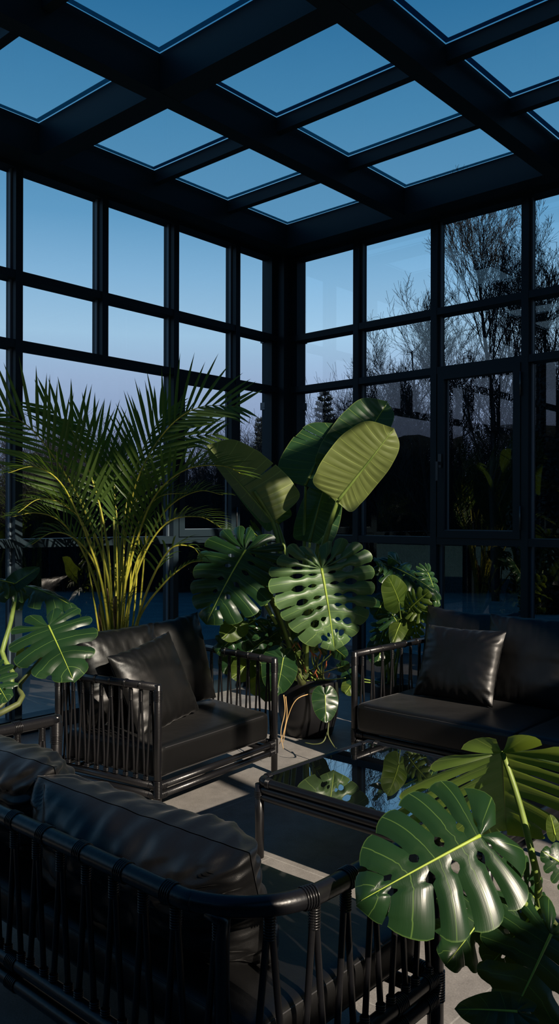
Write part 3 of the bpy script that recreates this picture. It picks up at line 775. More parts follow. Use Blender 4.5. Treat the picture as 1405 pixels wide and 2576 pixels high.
# ================================================================== OUTDOORS
def seg_mesh(name, segs, mat, sides=3, parent=None):
    """segs: array (N, 8) p0 r0 p1 r1 -> one mesh of tapered prisms"""
    S = np.array(segs); n = len(S)
    p0, r0, p1, r1 = S[:, 0:3], S[:, 3], S[:, 4:7], S[:, 7]
    t = p1 - p0; t /= (np.linalg.norm(t, axis=1, keepdims=True) + 1e-9)
    h = np.where(np.abs(t[:, 2:3]) < .9, np.array([[0, 0, 1.0]]), np.array([[1.0, 0, 0]]))
    a = np.cross(t, h); a /= np.linalg.norm(a, axis=1, keepdims=True); b = np.cross(t, a)
    V = np.zeros((n, 2 * sides, 3))
    for j in range(sides):
        th = 2 * math.pi * j / sides; d = a * math.cos(th) + b * math.sin(th)
        V[:, j] = p0 + d * r0[:, None]; V[:, sides + j] = p1 + d * r1[:, None]
    Fq = []
    base = np.arange(n)[:, None] * 2 * sides
    for j in range(sides):
        j2 = (j + 1) % sides
        Fq.append(base + np.array([[j, j2, sides + j2, sides + j]]))
    Fq = np.stack(Fq, 1).reshape(-1, 4)
    me = bpy.data.meshes.new(name); V = V.reshape(-1, 3)
    me.vertices.add(len(V)); me.vertices.foreach_set('co', V.ravel())
    me.loops.add(Fq.size); me.loops.foreach_set('vertex_index', Fq.ravel().astype(np.int32))
    me.polygons.add(len(Fq)); me.polygons.foreach_set('loop_start', np.arange(0, Fq.size, 4, dtype=np.int32))
    me.polygons.foreach_set('loop_total', np.full(len(Fq), 4, dtype=np.int32))
    me.materials.append(mat); me.update(calc_edges=True)
    o = bpy.data.objects.new(name, me); COL.objects.link(o)
    if parent: o.parent = parent
    return o

def bare_tree(height, spread, seed, levels, lean=0.0, trunk_r=.13, nsub=(10, 8, 7, 5, 2), tropism=.25, fork=.25):
    R = np.random.default_rng(seed); segs = []
    def grow(p, d, L, r, lev):
        n = (9, 7, 5, 4, 3, 2)[min(lev, 5)]; pts = [(p, r)]
        st = L / n
        for i in range(n):
            d = d + R.normal(0, .05 + .03 * lev, 3) + np.array([0, 0, tropism * (.45 if lev else .1)])
            d /= np.linalg.norm(d); p2 = p + d * st
            r2 = max(r * (1 - .62 / n * (i + 1) ** .3), .0045)
            r2 = max(pts[0][1] * (1 - .75 * (i + 1) / n), .0026)
            segs.append((*p, pts[-1][1], *p2, r2)); pts.append((p2, r2)); p = p2
        if lev >= levels: return
        k = nsub[lev]
        for c in range(k):
            f = fork + (1 - fork) * ((c + R.random()) / k) if lev == 0 else .15 + .85 * ((c + R.random()) / k)
            i = min(int(f * n), n - 1); q, rq = pts[i]; q2, _ = pts[i + 1]
            tp = q + (q2 - q) * R.random()
            base = (q2 - q) / np.linalg.norm(q2 - q)
            rv = R.normal(0, 1, 3); rv -= base * (rv @ base); rv /= np.linalg.norm(rv)
            ang = R.uniform(.35, .75) if lev == 0 else R.uniform(.3, .75)
            nd = base * math.cos(ang) + rv * math.sin(ang) * (spread if lev == 0 else 1)
            nd /= np.linalg.norm(nd)
            grow(tp, nd, L * (R.uniform(.45, .68) if lev else R.uniform(.44, .62)) * (1 - (.35 if lev else .60) * f), max(rq * (.45 if lev else .40), .0036), lev + 1)
    grow(np.zeros(3), np.array([lean, 0, 1.0]), height * .86, trunk_r, 0)
    return segs

def place_tree(o, px, D, label, scale=1, rz=0, group=None, name_cat='tree'):
    p = dep(px, 1500, D); p[2] = -.06
    o.location = p; o.rotation_euler = (0, 0, rz); o.scale = (scale,) * 3
    thing(o, label, name_cat, group)
    return o

tA = seg_mesh('bare_tree', bare_tree(7.4, 1.0, 5, 4, nsub=(26, 9, 7, 5), trunk_r=.085, fork=.22), BARK)
place_tree(tA, 1246, 15.5, 'tallest bare tree, standing behind the opening window in the back wall', 1.0, .4)
tB = seg_mesh('bare_tree', bare_tree(6.4, 1.2, 12, 4, nsub=(24, 9, 7, 5), trunk_r=.08, fork=.2), BARK)
place_tree(tB, 1410, 14.5, 'bare tree at the right edge of the view behind an ivy-clad bush', 1.0, 1.3)
tC = seg_mesh('bare_tree', bare_tree(5.6, 1.7, 23, 4, nsub=(24, 9, 7, 5), trunk_r=.07, fork=.16), BARK)
place_tree(tC, 1085, 16.0, 'spreading bare tree left of the tallest one', 1.0, 2.2)
def dup(o, px, D, label, sc, rz, group=None):
    c = o.copy(); COL.objects.link(c); place_tree(c, px, D, label, sc, rz, group); return c
for i, (px, D_, sc, src, lb_) in enumerate([
        (1160, 17.5, .80, tC, 'smaller bare tree crowded behind the tallest bare tree'),
        (1010, 17.5, .80, tC, 'spreading bare tree in the second window from the corner'),
        (955, 19.0, .66, tB, 'low bare tree right of the dark conifer'),
        (900, 21.0, .60, tC, 'small bare tree just right of the dark conifer'),
        (30, 17.5, .62, tC, 'bare tree at the far left edge behind the palm'),
        (110, 19.0, .52, tB, 'bare tree behind the left-hand palm fronds'),
        (500, 20.0, .50, tC, 'bare tree seen through the left opening window'),
        (560, 21.0, .46, tA, 'slim bare tree left of the corner conifer'),
        (400, 21.5, .46, tB, 'low bare tree behind the centre of the palm'),
        (240, 21.0, .47, tC, 'low bare tree behind the palm stems')]):
    dup(src, px, D_, lb_, sc, i * 1.1 + .3)

def thicket(name, lat0, lat1, d0, d1, hmin, hmax, n, seed):
    R = np.random.default_rng(seed); segs = []
    for i in range(n):
        lat = R.uniform(lat0, lat1); d = R.uniform(d0, d1); p = CAM + VD * d + RD * lat; p = p.copy(); p[2] = -.05
        hh = R.uniform(hmin, hmax) * (.8 + .2 * math.sin(lat * 1.7 + seed)); dr = np.array([R.normal(0, .22), R.normal(0, .22), 1.0]); dr /= np.linalg.norm(dr)
        k = 5; r = R.uniform(.006, .013)
        for j in range(k):
            p2 = p + dr * hh / k; r2 = max(r * .75, .003); segs.append((*p, r, *p2, r2))
            for q in range(5):
                t = p + (p2 - p) * R.random(); dd = dr + R.normal(0, .55, 3); dd /= np.linalg.norm(dd)
                e = t + dd * hh * R.uniform(.10, .22); segs.append((*t, r2 * .7, *e, .0028))
                dd2 = dd + R.normal(0, .5, 3); dd2 /= np.linalg.norm(dd2); e2 = t + (e - t) * .6
                segs.append((*e2, .003, *(e2 + dd2 * hh * .10), .0022))
            dr = dr + R.normal(0, .14, 3); dr /= np.linalg.norm(dr); p = p2; r = r2
    return seg_mesh(name, segs, BARK)
thing(thicket('brush_thicket', -8.5, 0.2, 17.0, 19.4, 2.4, 3.7, 2600, 3), 'tangled leafless brush along the far edge of the lawn, left of the corner', 'brush', kind='stuff')
thing(thicket('brush_thicket', 0.2, 8.5, 17.0, 19.4, 2.9, 4.6, 3000, 4), 'tangled leafless brush along the far edge of the lawn, right of the corner', 'brush', kind='stuff')

def hedge(name, lat0, lat1, d, h, label, seed):
    nx, nz = 90, 14; v = []; f = []
    for i in range(nx + 1):
        lat = lat0 + (lat1 - lat0) * i / nx
        for j in range(nz + 1):
            t = j / nz; ang = t * math.pi
            q = Vector((lat * 1.3, t * 5, seed)); nn = noise.noise(q) * .5 + noise.noise(q * 4) * .4
            hh = h * (1 + .35 * noise.noise(Vector((lat * .9, seed, 0))))
            dd = d - math.cos(ang) * 1.0 * (1 + nn * .6); zz = math.sin(ang) ** .55 * hh * (1 + nn * .3)
            p = CAM + VD * dd + RD * lat; v.append((p[0], p[1], zz - .06))
    for i in range(nx):
        for j in range(nz):
            a = i * (nz + 1) + j; f.append((a, a + nz + 1, a + nz + 2, a + 1))
    thing(mesh_obj(name, v, f, DARKGREEN), label, 'hedge')
hedge('hedge', -10, .3, 20.6, 2.1, 'dark hedge closing off the lawn, left of the corner', 1.7)
hedge('hedge', .3, 10, 20.6, 2.35, 'dark hedge closing off the lawn, right of the corner', 8.3)

def conifer(px, D_, ztop, width, label, seed, n=2600):
    R = np.random.default_rng(seed); segs = []
    segs.append((0, 0, 0, .14, 0, 0, ztop * .6, .07)); segs.append((0, 0, ztop * .6, .07, 0, 0, ztop, .01))
    tiers = 26
    for i in range(tiers):
        z = ztop * (.12 + .88 * (i + .5) / tiers); rad = width * (1 - z / ztop) ** .8 + .06
        for k in range(9):
            th = R.uniform(0, 6.28); L = rad * R.uniform(.65, 1.1)
            d = np.array([math.cos(th), math.sin(th), .38]); e = np.array([0, 0, z]) + d * L
            segs.append((0, 0, z, .02, *e, .006))
            for q in range(int(16 + 60 * L)):
                t = R.uniform(.15, 1.0); b = np.array([0, 0, z]) + (e - np.array([0, 0, z])) * t
                dd = d * .7 + R.normal(0, .5, 3) + np.array([0, 0, .15]); dd /= np.linalg.norm(dd)
                segs.append((*b, .022, *(b + dd * R.uniform(.06, .16)), .006))
    o = seg_mesh('conifer', segs, DARKGREEN, 3); p = dep(px, 1500, D_); p[2] = -.06; o.location = p
    thing(o, label, 'tree')
conifer(815, 26, 5.55, 1.15, 'dark conifer with a pointed top right of the room corner', 1)
conifer(655, 26, 4.70, .65, 'slim dark conifer left of the room corner', 2)

def ivy(px, D_, h, w_, label, seed, n=9000):
    R = np.random.default_rng(seed); th = R.uniform(0, 6.28, n); z = R.uniform(0, 1, n)
    prof = w_ * (np.sin(np.pi * np.clip(z * .85 + .12, 0, 1)) ** .6) * (1 + .3 * np.sin(z * 19 + th * 2))
    rr = prof * R.uniform(.55, 1.05, n)
    p = np.stack([rr * np.cos(th), rr * np.sin(th), z * h], 1); d = R.normal(0, 1, (n, 3)); d /= np.linalg.norm(d, axis=1, keepdims=True)
    S = np.concatenate([p, np.full((n, 1), .035), p + d * .07, np.full((n, 1), .008)], 1)
    o = seg_mesh('ivy_clad_bush', S, DARKGREEN, 3); q = dep(px, 1500, D_); q[2] = -.06; o.location = q
    thing(o, label, 'bush')
ivy(1362, 13.5, 4.1, .42, 'dark ivy-covered bush at the right edge of the view', 3)

# ================================================================== FURNITURE
def rings(m, p, axis, r, n, pitch, thick=.0028, mi=1):
    """binding: n rings round a pole at p along axis"""
    a = Vector(axis).normalized(); b = a.orthogonal().normalized(); c = a.cross(b); p = Vector(p)
    for k in range(n):
        q = p + a * pitch * (k - (n - 1) / 2)
        pts = [q + (b * math.cos(t) + c * math.sin(t)) * (r + thick * .5) for t in np.linspace(0, 2 * math.pi, 14, endpoint=False)]
        m.tube(pts, thick, 5, mi, False, True)

def v_spindle(parent, top, bot, along, half=.028, r=.0062, wrap=True):
    """inverted V of two thin canes tied together under the top rail"""
    m = MB(); top = np.array(top, float); bot = np.array(bot, float); al = np.array(along, float); al /= np.linalg.norm(al)
    for s in (-1, 1):
        a = top + al * s * r * .6; k = top * .84 + bot * .16 + al * s * r * .9; b = bot + al * s * half
        m.tube(bez([a, k, b], 8), r, 8)
    if wrap:
        c = top * .91 + bot * .09; rings(m, c, top - bot, r * 1.45, 9, .0062, .0022)
        rings(m, bot * .96 + top * .04 + al * half, top - bot, r + .001, 3, .006); rings(m, bot * .96 + top * .04 - al * half, top - bot, r + .001, 3, .006)
    return m.obj('spindle', [RATTAN, BIND], parent)

def rail(parent, pts, r, name='rail', wraps=(), n=12, wn_=4):
    m = MB(); P = bez(pts, max(12, 8 * (len(pts) - 1))) if len(pts) > 2 else [np.array(pts[0], float), np.array(pts[1], float)]
    m.tube(P, r, 16)
    P = np.array(P); seg = np.linalg.norm(np.diff(P, axis=0), axis=1); cum = np.concatenate([[0], np.cumsum(seg)])
    for t in wraps:
        d = t * cum[-1]; j = max(0, min(int(np.searchsorted(cum, d)) - 1, len(P) - 2)); q = (d - cum[j]) / seg[j]
        rings(m, P[j] * (1 - q) + P[j + 1] * q, P[j + 1] - P[j], r, wn_, .007, .0026)
    return m.obj(name, [RATTAN, BIND], parent)

def post(parent, x, y, z1, r, z_b=(.15,), name='leg'):
    m = MB(); m.tube([(x, y, 0), (x, y, z1 - .004), (x, y, z1)], [r, r, r * .8], 16)
    for z in z_b: rings(m, (x, y, z), (0, 0, 1), r, 12, .007)
    rings(m, (x, y, z1 - .055), (0, 0, 1), r, 8, .007)
    return m.obj(name, [RATTAN, BIND], parent)

def soft_box(name, corners, z0, z1, parent, mat=None, r=.03, puff=.012, n=24, pipe=True):
    """box cushion on a quadrilateral footprint (4 xy corners in order), softly crowned top, piped edges"""
    C = [np.array(c, float) for c in corners]
    v = []; f = []; cz = (z0 + z1) / 2
    def P(u, w_): return (C[0] * (1 - u) + C[1] * u) * (1 - w_) + (C[3] * (1 - u) + C[2] * u) * w_
    # superellipsoid mapping of a cube grid
    def shell(fn):
        b = len(v)
        for i in range(n + 1):
            for j in range(n + 1): v.append(fn(i / n, j / n))
        for i in range(n):
            for j in range(n):
                a = b + i * (n + 1) + j; f.append((a, a + n + 1, a + n + 2, a + 1))
    sz = [np.linalg.norm(C[1] - C[0]), np.linalg.norm(C[3] - C[0]), z1 - z0]
    def rnd(u, w_, t):
        # rounded box: clamp to inner box then push out by r
        p = np.array([u * sz[0], w_ * sz[1], t * sz[2]]); q = np.clip(p, r, np.array(sz) - r); d = p - q; L_ = np.linalg.norm(d)
        p = q + d / L_ * r if L_ > 1e-9 else p
        uu, ww, tt = p / sz
        xy = P(uu, ww); crown = puff * math.sin(math.pi * min(max(uu, 0), 1)) ** .7 * math.sin(math.pi * min(max(ww, 0), 1)) ** .7
        z = z0 + tt * sz[2] + (crown if tt > .5 else 0)
        s = math.sin(math.pi * min(max(tt, 0), 1)) * .006
        dn = noise.noise(Vector((xy[0] * 7, xy[1] * 7, z * 7))) * .003
        cx = P(.5, .5); o_ = xy - cx; o_ = o_ / (np.linalg.norm(o_) + 1e-9)
        return (xy[0] + o_[0] * (s + dn), xy[1] + o_[1] * (s + dn), z + dn)
    ss = lambda t: .5 - .5 * math.cos(math.pi * t)
    shell(lambda a, b: rnd(ss(a), ss(b), 1)); shell(lambda a, b: rnd(ss(b), ss(a), 0))
    shell(lambda a, b: rnd(0, ss(a), ss(b))); shell(lambda a, b: rnd(1, ss(b), ss(a)))
    shell(lambda a, b: rnd(ss(b), 0, ss(a))); shell(lambda a, b: rnd(ss(a), 1, ss(b)))
    o = mesh_obj(name, v, f, mat or FABRIC, parent)
    if pipe:
        k = MB()
        for t in (.93, .07):
            loop = []
            for (ua, wa), (ub, wb) in (((0, 0), (1, 0)), ((1, 0), (1, 1)), ((1, 1), (0, 1)), ((0, 1), (0, 0))):
                for q in np.linspace(0, 1, 14, endpoint=False): loop.append(rnd(ua + (ub - ua) * q, wa + (wb - wa) * q, t))
            k.tube(loop, .0022, 6, 0, False, True)
        k.obj('piping', PIPE, o)
    return o

def pillow(name, center, xdir, up, w_, h_, t_, label, cat, group=None, seed=0, wrink=.012, parent=None, sag=.0, n=44, pinch=.07):
    """stuffed cushion: xdir = width axis, up = height axis"""
    X = Vector(xdir).normalized(); U = Vector(up).normalized(); N = X.cross(U).normalized(); U = N.cross(X).normalized()
    c = Vector(center); v = []; f = []
    def prof(u, w2):
        e = max(0.0, (1 - abs(u) ** 3.2)) ** .55 * max(0.0, (1 - abs(w2) ** 3.2)) ** .55
        return e
    for side in (1, -1):
        b = len(v)
        for i in range(n + 1):
            for j in range(n + 1):
                u = -1 + 2 * i / n; q = -1 + 2 * j / n
                u = math.sin(u * math.pi / 2) * .35 + u * .65; q = math.sin(q * math.pi / 2) * .35 + q * .65
                px = u * (1 - pinch * (1 - q * q)); py = q * (1 - pinch * (1 - u * u))
                th = prof(u, q)
                # creases running in from the edges and out of the corners
                ed = max(abs(u), abs(q))
                cr_ = noise.noise(Vector((u * 9 if abs(q) > abs(u) else u * 2, q * 9 if abs(u) >= abs(q) else q * 2, seed + side * 3))) * (ed ** 2)
                cr_ += noise.noise(Vector((u * 2.1, q * 2.1, seed + 5.5 + side))) * .8
                cr_ += noise.noise(Vector((u * 7 + q * 2, q * 4 - u, seed + 9.1))) * .45 * min(1.0, wrink / .03) ** 2
                diag = math.sin((abs(u) - abs(q)) * 26) * math.exp(-((1 - abs(u)) + (1 - abs(q))) * 3.2) * .9
                d = t_ / 2 * th + wrink * (cr_ + diag) * (th ** .5)
                edge = noise.noise(Vector((u * 6, q * 6, seed))) * .006 * (1 if ed > .9 else .0)
                s_ = sag * (1 - (q + 1) / 2) * math.sin(math.pi * (u + 1) / 2) * 0
                p = c + X * (px * w_ / 2) + U * (py * h_ / 2 + edge - sag * (1 - u * u) * max(q, 0)) + N * (side * max(d, .0015))
                v.append(p)
        for i in range(n):
            for j in range(n):
                a = b + i * (n + 1) + j
                qd = (a, a + n + 1, a + n + 2, a + 1); f.append(qd if side > 0 else qd[::-1])
    o = mesh_obj(name, v, f, FABRIC, parent)
    if label: thing(o, label, cat, group)
    return o

# ---------------------------------------------------------------- armchair
LF = np.array([1.951, -3.157]); LB = np.array([1.27, -3.275]); RF = np.array([1.859, -2.20]); RB = np.array([1.13, -2.14])
HA = .665; PR = .019
ch = empty('armchair', (1.55, -2.7, 0)); thing(ch, 'black rattan armchair with slatted sides facing right, in front of the palm', 'armchair')
for p in (LF, RF): post(ch, p[0], p[1], HA + .015, PR, (.165,))
for p in (LB, RB): post(ch, p[0], p[1], HA + .015, PR, (.165,))
def v3(p, z): return (p[0], p[1], z)
WR = (.15, .3, .45, .6, .75, .9)
rail(ch, [v3(LF, HA), v3(LB, HA)], PR * 1.05, 'arm_rail', WR, wn_=2); rail(ch, [v3(RF, HA), v3(RB, HA)], PR * 1.05, 'arm_rail', WR, wn_=2); rail(ch, [v3(LB, HA), v3(RB, HA)], PR * 1.05, 'back_rail', WR, wn_=2)
for A_, B_ in ((LF, RF), (LF, LB), (RF, RB), (LB, RB)):
    for z in (.132, .178): rail(ch, [v3(A_, z), v3(B_, z)], .0175, 'base_rail', (.035, .965), wn_=6)
for A_, B_, k_ in ((LF, LB, 10), (RF, RB, 8), (LB, RB, 11)):
    al = v3(B_ - A_, 0)
    for i in range(k_):
        t = (i + .65) / (k_ + .3); q = A_ * (1 - t) + B_ * t
        v_spindle(ch, v3(q, HA - .012), v3(q, .19), al)
def inset(a, b, c_, d_, k):
    P = [np.array(a), np.array(b), np.array(c_), np.array(d_)]; ce = sum(P) / 4
    return [p + (ce - p) / np.linalg.norm(ce - p) * k for p in P]
soft_box('seat_cushion', inset(LF, RF, RB, LB, .035), .20, .362, ch, r=.028)

def chair_pt(u, w_, z):   # u 0 front..1 back, w 0 left..1 right
    p = (LF * (1 - u) + LB * u) * (1 - w_) + (RF * (1 - u) + RB * u) * w_; return (p[0], p[1], z)
pillow('back_cushion', chair_pt(.84, .30, .62), (.05, 1, .02), (-.22, 0, 1), .56, .52, .20, 'plump black back cushion at the left half of the armchair back', 'cushion', 'armchair back cushions', 1, .016, pinch=.03)
pillow('back_cushion', chair_pt(.80, .68, .625), (.10, 1, .10), (-.24, -.06, 1), .50, .54, .17, 'black back cushion with a sharp upper corner at the right half of the armchair', 'cushion', 'armchair back cushions', 2, .012, pinch=.04)
pillow('throw_pillow', chair_pt(.50, .34, .585), (-.16, 1, .16), (-.36, -.20, 1), .50, .48, .15, 'square black satin pillow leaning in the middle of the armchair', 'pillow', None, 3, .010, pinch=.05)

# ---------------------------------------------------------------- far sofa
SX0, SX1, SYF, SYB = 2.07, 4.35, -1.70, -.78
sf = empty('sofa', (3.2, -1.25, 0)); thing(sf, 'black rattan sofa with slatted arm standing against the back glass wall', 'sofa')
for p in ((SX0, SYF), (SX0, SYB), (SX1, SYF), (SX1, SYB)): post(sf, p[0], p[1], HA + .015, .02, (.165,))
rail(sf, [(SX0, SYF, HA), (SX0, SYB, HA)], .021, 'arm_rail', WR, wn_=2); rail(sf, [(SX1, SYF, HA), (SX1, SYB, HA)], .021, 'arm_rail', WR, wn_=2)
rail(sf, [(SX0, SYB, HA), (SX1, SYB, HA)], .021, 'back_rail', WR, wn_=2)
for a, b in (((SX0, SYF), (SX1, SYF)), ((SX0, SYF), (SX0, SYB)), ((SX1, SYF), (SX1, SYB)), ((SX0, SYB), (SX1, SYB))):
    for z in (.132, .178): rail(sf, [(a[0], a[1], z), (b[0], b[1], z)], .0175, 'base_rail', (.02, .98), wn_=6)
for x in (SX0, SX1):
    for i in range(8):
        y = SYF + (SYB - SYF) * (i + .75) / 8.4; v_spindle(sf, (x, y, HA - .012), (x, y, .19), (0, 1, 0))
for i in range(20):
    x = SX0 + (SX1 - SX0) * (i + .5) / 20; v_spindle(sf, (x, SYB, HA - .012), (x, SYB, .19), (1, 0, 0))
xm = 3.13
soft_box('seat_cushion', [(SX0 + .035, SYF - .03), (xm, SYF - .03), (xm, SYB - .03), (SX0 + .035, SYB - .03)], .20, .372, sf, r=.03)
soft_box('seat_cushion', [(xm + .006, SYF - .03), (SX1 - .035, SYF - .03), (SX1 - .035, SYB - .03), (xm + .006, SYB - .03)], .20, .372, sf, r=.03)
pillow('back_cushion', (2.42, -.93, .63), (1, .0, 0), (0, .22, 1), .68, .56, .18, 'black back cushion at the left end of the far sofa', 'cushion', 'far sofa back cushions', 4, .012, pinch=.03, sag=.02)
pillow('back_cushion', (2.90, -1.02, .62), (1, .02, 0), (0, .24, 1), .60, .56, .17, 'black satin back cushion right of the throw pillow on the far sofa', 'cushion', 'far sofa back cushions', 5, .014, pinch=.03)
pillow('back_cushion', (3.52, -.98, .62), (1, 0, 0), (0, .22, 1), .66, .56, .18, 'black back cushion cut by the right edge on the far sofa', 'cushion', 'far sofa back cushions', 6, .012, pinch=.03)
pillow('throw_pillow', (2.53, -1.24, .60), (1, -.05, .02), (0, .42, 1), .56, .47, .17, 'square black satin throw pillow on the far sofa next to its slatted arm', 'pillow', None, 7, .014, pinch=.06)

# ---------------------------------------------------------------- coffee table
TX0, TX1, TY0, TY1, TZ = 2.60, 3.70, -3.12, -2.30, .355
tb = empty('coffee_table', (3.2, -2.8, 0)); thing(tb, 'low black rattan coffee table with a reflective dark glass top', 'table')
for x in (TX0, TX1):
    for y in (TY0, TY1):
        m = MB(); m.tube([(x, y, 0), (x, y, TZ - .03)], .020, 16); rings(m, (x, y, TZ - .075), (0, 0, 1), .02, 5, .007); m.obj('leg', [RATTAN, BIND], tb)
def roundrect(x0, x1, y0, y1, z, r):
    p = []
    for cx, cy, a in ((x1 - r, y1 - r, 0), (x0 + r, y1 - r, 90), (x0 + r, y0 + r, 180), (x1 - r, y0 + r, 270)):
        for k in range(6):
            t = math.radians(a + 18 * k); p.append((cx + r * math.cos(t), cy + r * math.sin(t), z))
    return p
for z, nm in ((TZ - .018, 'top_rail'), (TZ - .052, 'apron_rail'), (TZ - .084, 'apron_rail')):
    m = MB(); m.tube(roundrect(TX0, TX1, TY0, TY1, z, .035), .019 if nm == 'top_rail' else .017, 14, 0, False, True)
    if nm == 'top_rail':
        for cx, cy, sx, sy in ((TX0, TY0, 1, 1), (TX0, TY1, 1, -1), (TX1, TY0, -1, 1), (TX1, TY1, -1, -1)):
            rings(m, (cx + sx * .055, cy, z), (1, 0, 0), .019, 4, .006); rings(m, (cx, cy + sy * .055, z), (0, 1, 0), .019, 4, .006)
    m.obj(nm, [RATTAN, BIND], tb)
m = MB(); m.box((TX0 + .012, TY0 + .012, TZ - .016), (TX1 - .012, TY1 - .012, TZ - .006)); m.obj('glass_top', TGLASS, tb, smooth=False)

# ---------------------------------------------------------------- near sofa
fs = empty('sofa', (3.0, -4.2, 0)); thing(fs, 'black rattan sofa in the foreground seen from behind, with a curved wrapped top rail', 'sofa')
GX0, GX1, GYF, GYB = 2.10, 3.915, -3.83, -4.555; RC = .24; HR = .655
def arc(cx, cy, a0, a1, r, z, n=7): return [(cx + r * math.cos(math.radians(t)), cy + r * math.sin(math.radians(t)), z) for t in np.linspace(a0, a1, n)]
path = [(GX1, GYF, HR), (GX1, GYF - .25, HR)] + arc(GX1 - RC, GYB + RC, 0, -90, RC, HR) + [(3.3, GYB, HR), (2.9, GYB, HR), (2.6, GYB, HR)] + arc(GX0 + RC, GYB + RC, -90, -180, RC, HR) + [(GX0, GYF - .25, HR), (GX0, GYF, HR)]
rail(fs, path, .0235, 'top_rail', (.035, .085, .13, .175, .285, .34, .395, .45, .5, .56, .62, .9, .94), wn_=5)
for x in (GX0, GX1): post(fs, x, GYF, HR + .018, .0225, (.235, .60))
for x in (2.24, 3.80):
    m = MB(); m.tube([(x, GYB + .03, 0), (x, GYB + .03, HR - .07), (x + .006, GYB + .03, HR - .03), (x + .03 * (1 if x < 3 else -1), GYB + .015, HR - .012)], .0165, 14); m.obj('leg', RATTAN, fs)
low = [(GX1, GYF, 0), (GX1, GYF - .25, 0)] + arc(GX1 - RC, GYB + RC, 0, -90, RC, 0) + [(3.3, GYB, 0), (2.7, GYB, 0)] + arc(GX0 + RC, GYB + RC, -90, -180, RC, 0) + [(GX0, GYF - .25, 0), (GX0, GYF, 0)]
for z in (.205, .262): rail(fs, [(x, y, z) for x, y, _ in low], .020, 'base_rail', (.012, .06, .11, .16, .5), wn_=7)
for z in (.205, .262): rail(fs, [(GX0, GYF, z), (GX1, GYF, z)], .020, 'base_rail', (.02, .98), wn_=7)
LP = np.array(bez(low, 200)); sg = np.linalg.norm(np.diff(LP, axis=0), axis=1); cm = np.concatenate([[0], np.cumsum(sg)])
ksp = 27
for i in range(ksp):
    d = cm[-1] * (i + .6) / (ksp + .2); j = max(0, min(int(np.searchsorted(cm, d)) - 1, len(LP) - 2)); q = (d - cm[j]) / sg[j]
    p = LP[j] * (1 - q) + LP[j + 1] * q; al = LP[j + 1] - LP[j]
    v_spindle(fs, (p[0], p[1], HR - .014), (p[0], p[1], .275), al, .034, .0080)
soft_box('seat_cushion', [(GX0 + .05, GYF - .01), (3.0, GYF - .01), (3.0, GYB + .06), (GX0 + .05, GYB + .06)], .285, .40, fs, r=.03)
soft_box('seat_cushion', [(3.006, GYF - .01), (GX1 - .05, GYF - .01), (GX1 - .05, GYB + .06), (3.006, GYB + .06)], .285, .40, fs, r=.03)
pillow('back_cushion', (3.30, -4.33, .545), (1, .02, 0), (0, -.34, 1), .88, .35, .29, 'long wrinkled black cushion lying along the back of the near sofa', 'cushion', 'near sofa back cushions', 8, .040, pinch=.02, n=64)
pillow('back_cushion', (2.46, -4.31, .56), (1, .03, 0), (0, -.30, 1), .84, .36, .29, 'puffy black cushion at the left end of the near sofa', 'cushion', 'near sofa back cushions', 9, .040, pinch=.02, n=56)

# ================================================================== RIGHT FOREGROUND MONSTERA
rb = np.array([4.62, -4.05, .32])
make_pot(rb[0], rb[1], .20, .36, 'black pot at the lower right corner holding the foreground monstera')
mr_ = empty('monstera_plant', tuple(rb))
thing(mr_, 'split-leaf monstera in the right foreground with large leaves over the coffee table', 'plant')
add_leaf(mr_, MONST, 'monstera', dep(1207, 2102, 1.82), dep(900, 2262, 1.72), facing(.62, -.28), width=(.84, .88), nl=6, lp=.80, slit=.36, gap=.20, holes=1, fold=-.20, droop=.10, wave=.03, sweep=.06, mrib=.0042, rs=201, label='big glossy dark green split leaf with yellow midrib')
add_leaf(mr_, MONST_THIN, 'monstera', dep(1262, 1892, 2.02), dep(1268, 2056, 2.24), facing(.85, .0, -.55), rib=STEMG, width=1.5, nl=8, slit=.22, gap=.36, holes=0, fold=-.42, droop=.10, wave=.03, mrib=.003, rs=202, label='umbrella-like backlit leaf seen from below')
add_leaf(mr_, MONST, 'monstera', dep(1222, 2290, 1.95), dep(1135, 2425, 1.85), facing(.5, .2), width=1.05, nl=6, slit=.28, gap=.5, holes=0, fold=-.4, droop=.2, wave=.03, mrib=.003, rs=203)
add_leaf(mr_, MONST, 'monstera', dep(1385, 2350, 1.85), dep(1270, 2600, 1.75), facing(.6, -.2), width=.95, nl=6, slit=.40, gap=.5, holes=0, fold=-.2, droop=.15, wave=.03, mrib=.004, rs=204)
add_leaf(mr_, MONST, 'monstera', dep(1345, 2260, 2.0), dep(1270, 2180, 1.95), facing(.7, .2), width=.95, nl=6, slit=.5, gap=.4, fold=-.2, droop=.15, mrib=.003, rs=205)
add_leaf(mr_, MONST, 'monstera', dep(1440, 2190, 1.9), dep(1365, 2140, 1.9), facing(.7, -.2), width=1.0, nl=6, slit=.5, gap=.4, fold=-.2, mrib=.003, rs=206)
add_leaf(mr_, MONST, 'heart', dep(1300, 2545, 1.75), dep(1145, 2532, 1.75), facing(1.2, 0), width=.5, fold=-.2, rs=207, mrib=.003)
add_leaf(mr_, MONST_THIN, 'heart', dep(1395, 2100, 1.9), dep(1385, 2050, 1.9), facing(.3, 0), width=.6, fold=-.2, rs=208, mrib=.002)
add_leaf(mr_, MONST, 'monstera', dep(1330, 2310, 1.9), dep(1230, 2440, 1.85), facing(.8, .3), width=1.0, nl=6, slit=.45, gap=.4, fold=-.2, droop=.2, mrib=.003, rs=209)
petiole(mr_, [rb, dep(1385, 2330, 1.95), dep(1350, 2200, 1.95), dep(1305, 2020, 1.98), dep(1264, 1895, 2.02)], .011, .0065, STEMG)
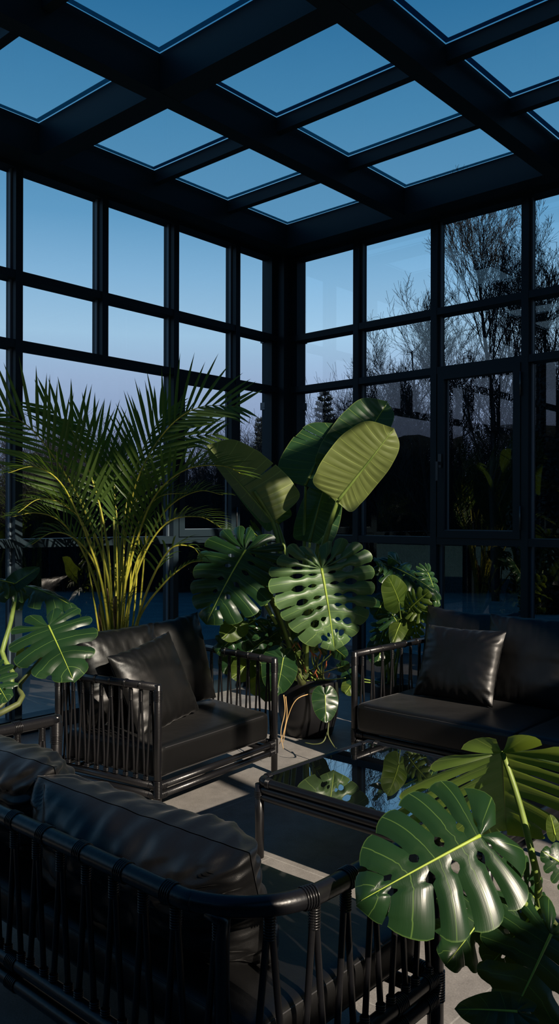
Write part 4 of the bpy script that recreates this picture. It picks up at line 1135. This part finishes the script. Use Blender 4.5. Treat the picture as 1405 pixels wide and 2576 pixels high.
petiole(mr_, [rb, dep(1385, 2330, 1.93), dep(1318, 2272, 1.9), dep(1260, 2185, 1.86), dep(1207, 2102, 1.83)], .009, .0045, STEMG)
petiole(mr_, [rb, dep(1370, 2420, 1.9), dep(1290, 2330, 1.93), dep(1222, 2290, 1.95)], .008, .004, STEMD)
petiole(mr_, [rb, dep(1420, 2430, 1.88), dep(1385, 2350, 1.85)], .009, .005, STEMD)
petiole(mr_, [rb, dep(1400, 2330, 1.98), dep(1345, 2260, 2.0)], .008, .004, STEMD)
petiole(mr_, [rb, dep(1450, 2330, 1.92), dep(1440, 2190, 1.9)], .008, .004, STEMD)
petiole(mr_, [rb, dep(1380, 2560, 1.8), dep(1300, 2545, 1.75)], .007, .004, STEMD)
petiole(mr_, [rb, dep(1385, 2360, 1.97), dep(1350, 2230, 1.97), dep(1326, 2120, 1.985)], .0045, .002, REDSHEATH, 'sheath')

# out-of-view hedges, added to keep bright sky out of the glass reflections
def sky_block_hedge(x0, y0, x1, y1, h, label, seed):
    nx, nz = 60, 12; v = []; f = []
    A_ = np.array([x0, y0, 0.0]); B_ = np.array([x1, y1, 0.0]); t_ = (B_ - A_) / np.linalg.norm(B_ - A_); n_ = np.array([-t_[1], t_[0], 0])
    for i in range(nx + 1):
        for j in range(nz + 1):
            ang = math.pi * j / nz; nn = noise.noise(Vector((i * .35, j * .5, seed))) * .5
            p = A_ + (B_ - A_) * i / nx + n_ * math.cos(ang) * (1.2 + nn); v.append((p[0], p[1], math.sin(ang) ** .5 * h * (1 + nn * .25) - .06))
    for i in range(nx):
        for j in range(nz):
            a = i * (nz + 1) + j; f.append((a, a + nz + 1, a + nz + 2, a + 1))
    thing(mesh_obj('hedge', v, f, DARKGREEN), label, 'hedge')
sky_block_hedge(24, -30, 24, 6, 4.5, 'out-of-view tall dark hedge added beyond the facade to darken reflections', 3.3)
sky_block_hedge(-40, -38, 26, -38, 6.5, 'out-of-view long dark hedge added far behind the viewer to darken reflections', 5.1)
sky_block_hedge(-40, 4, -40, -38, 6.5, 'out-of-view long dark hedge added far out on the left to darken reflections', 6.7)
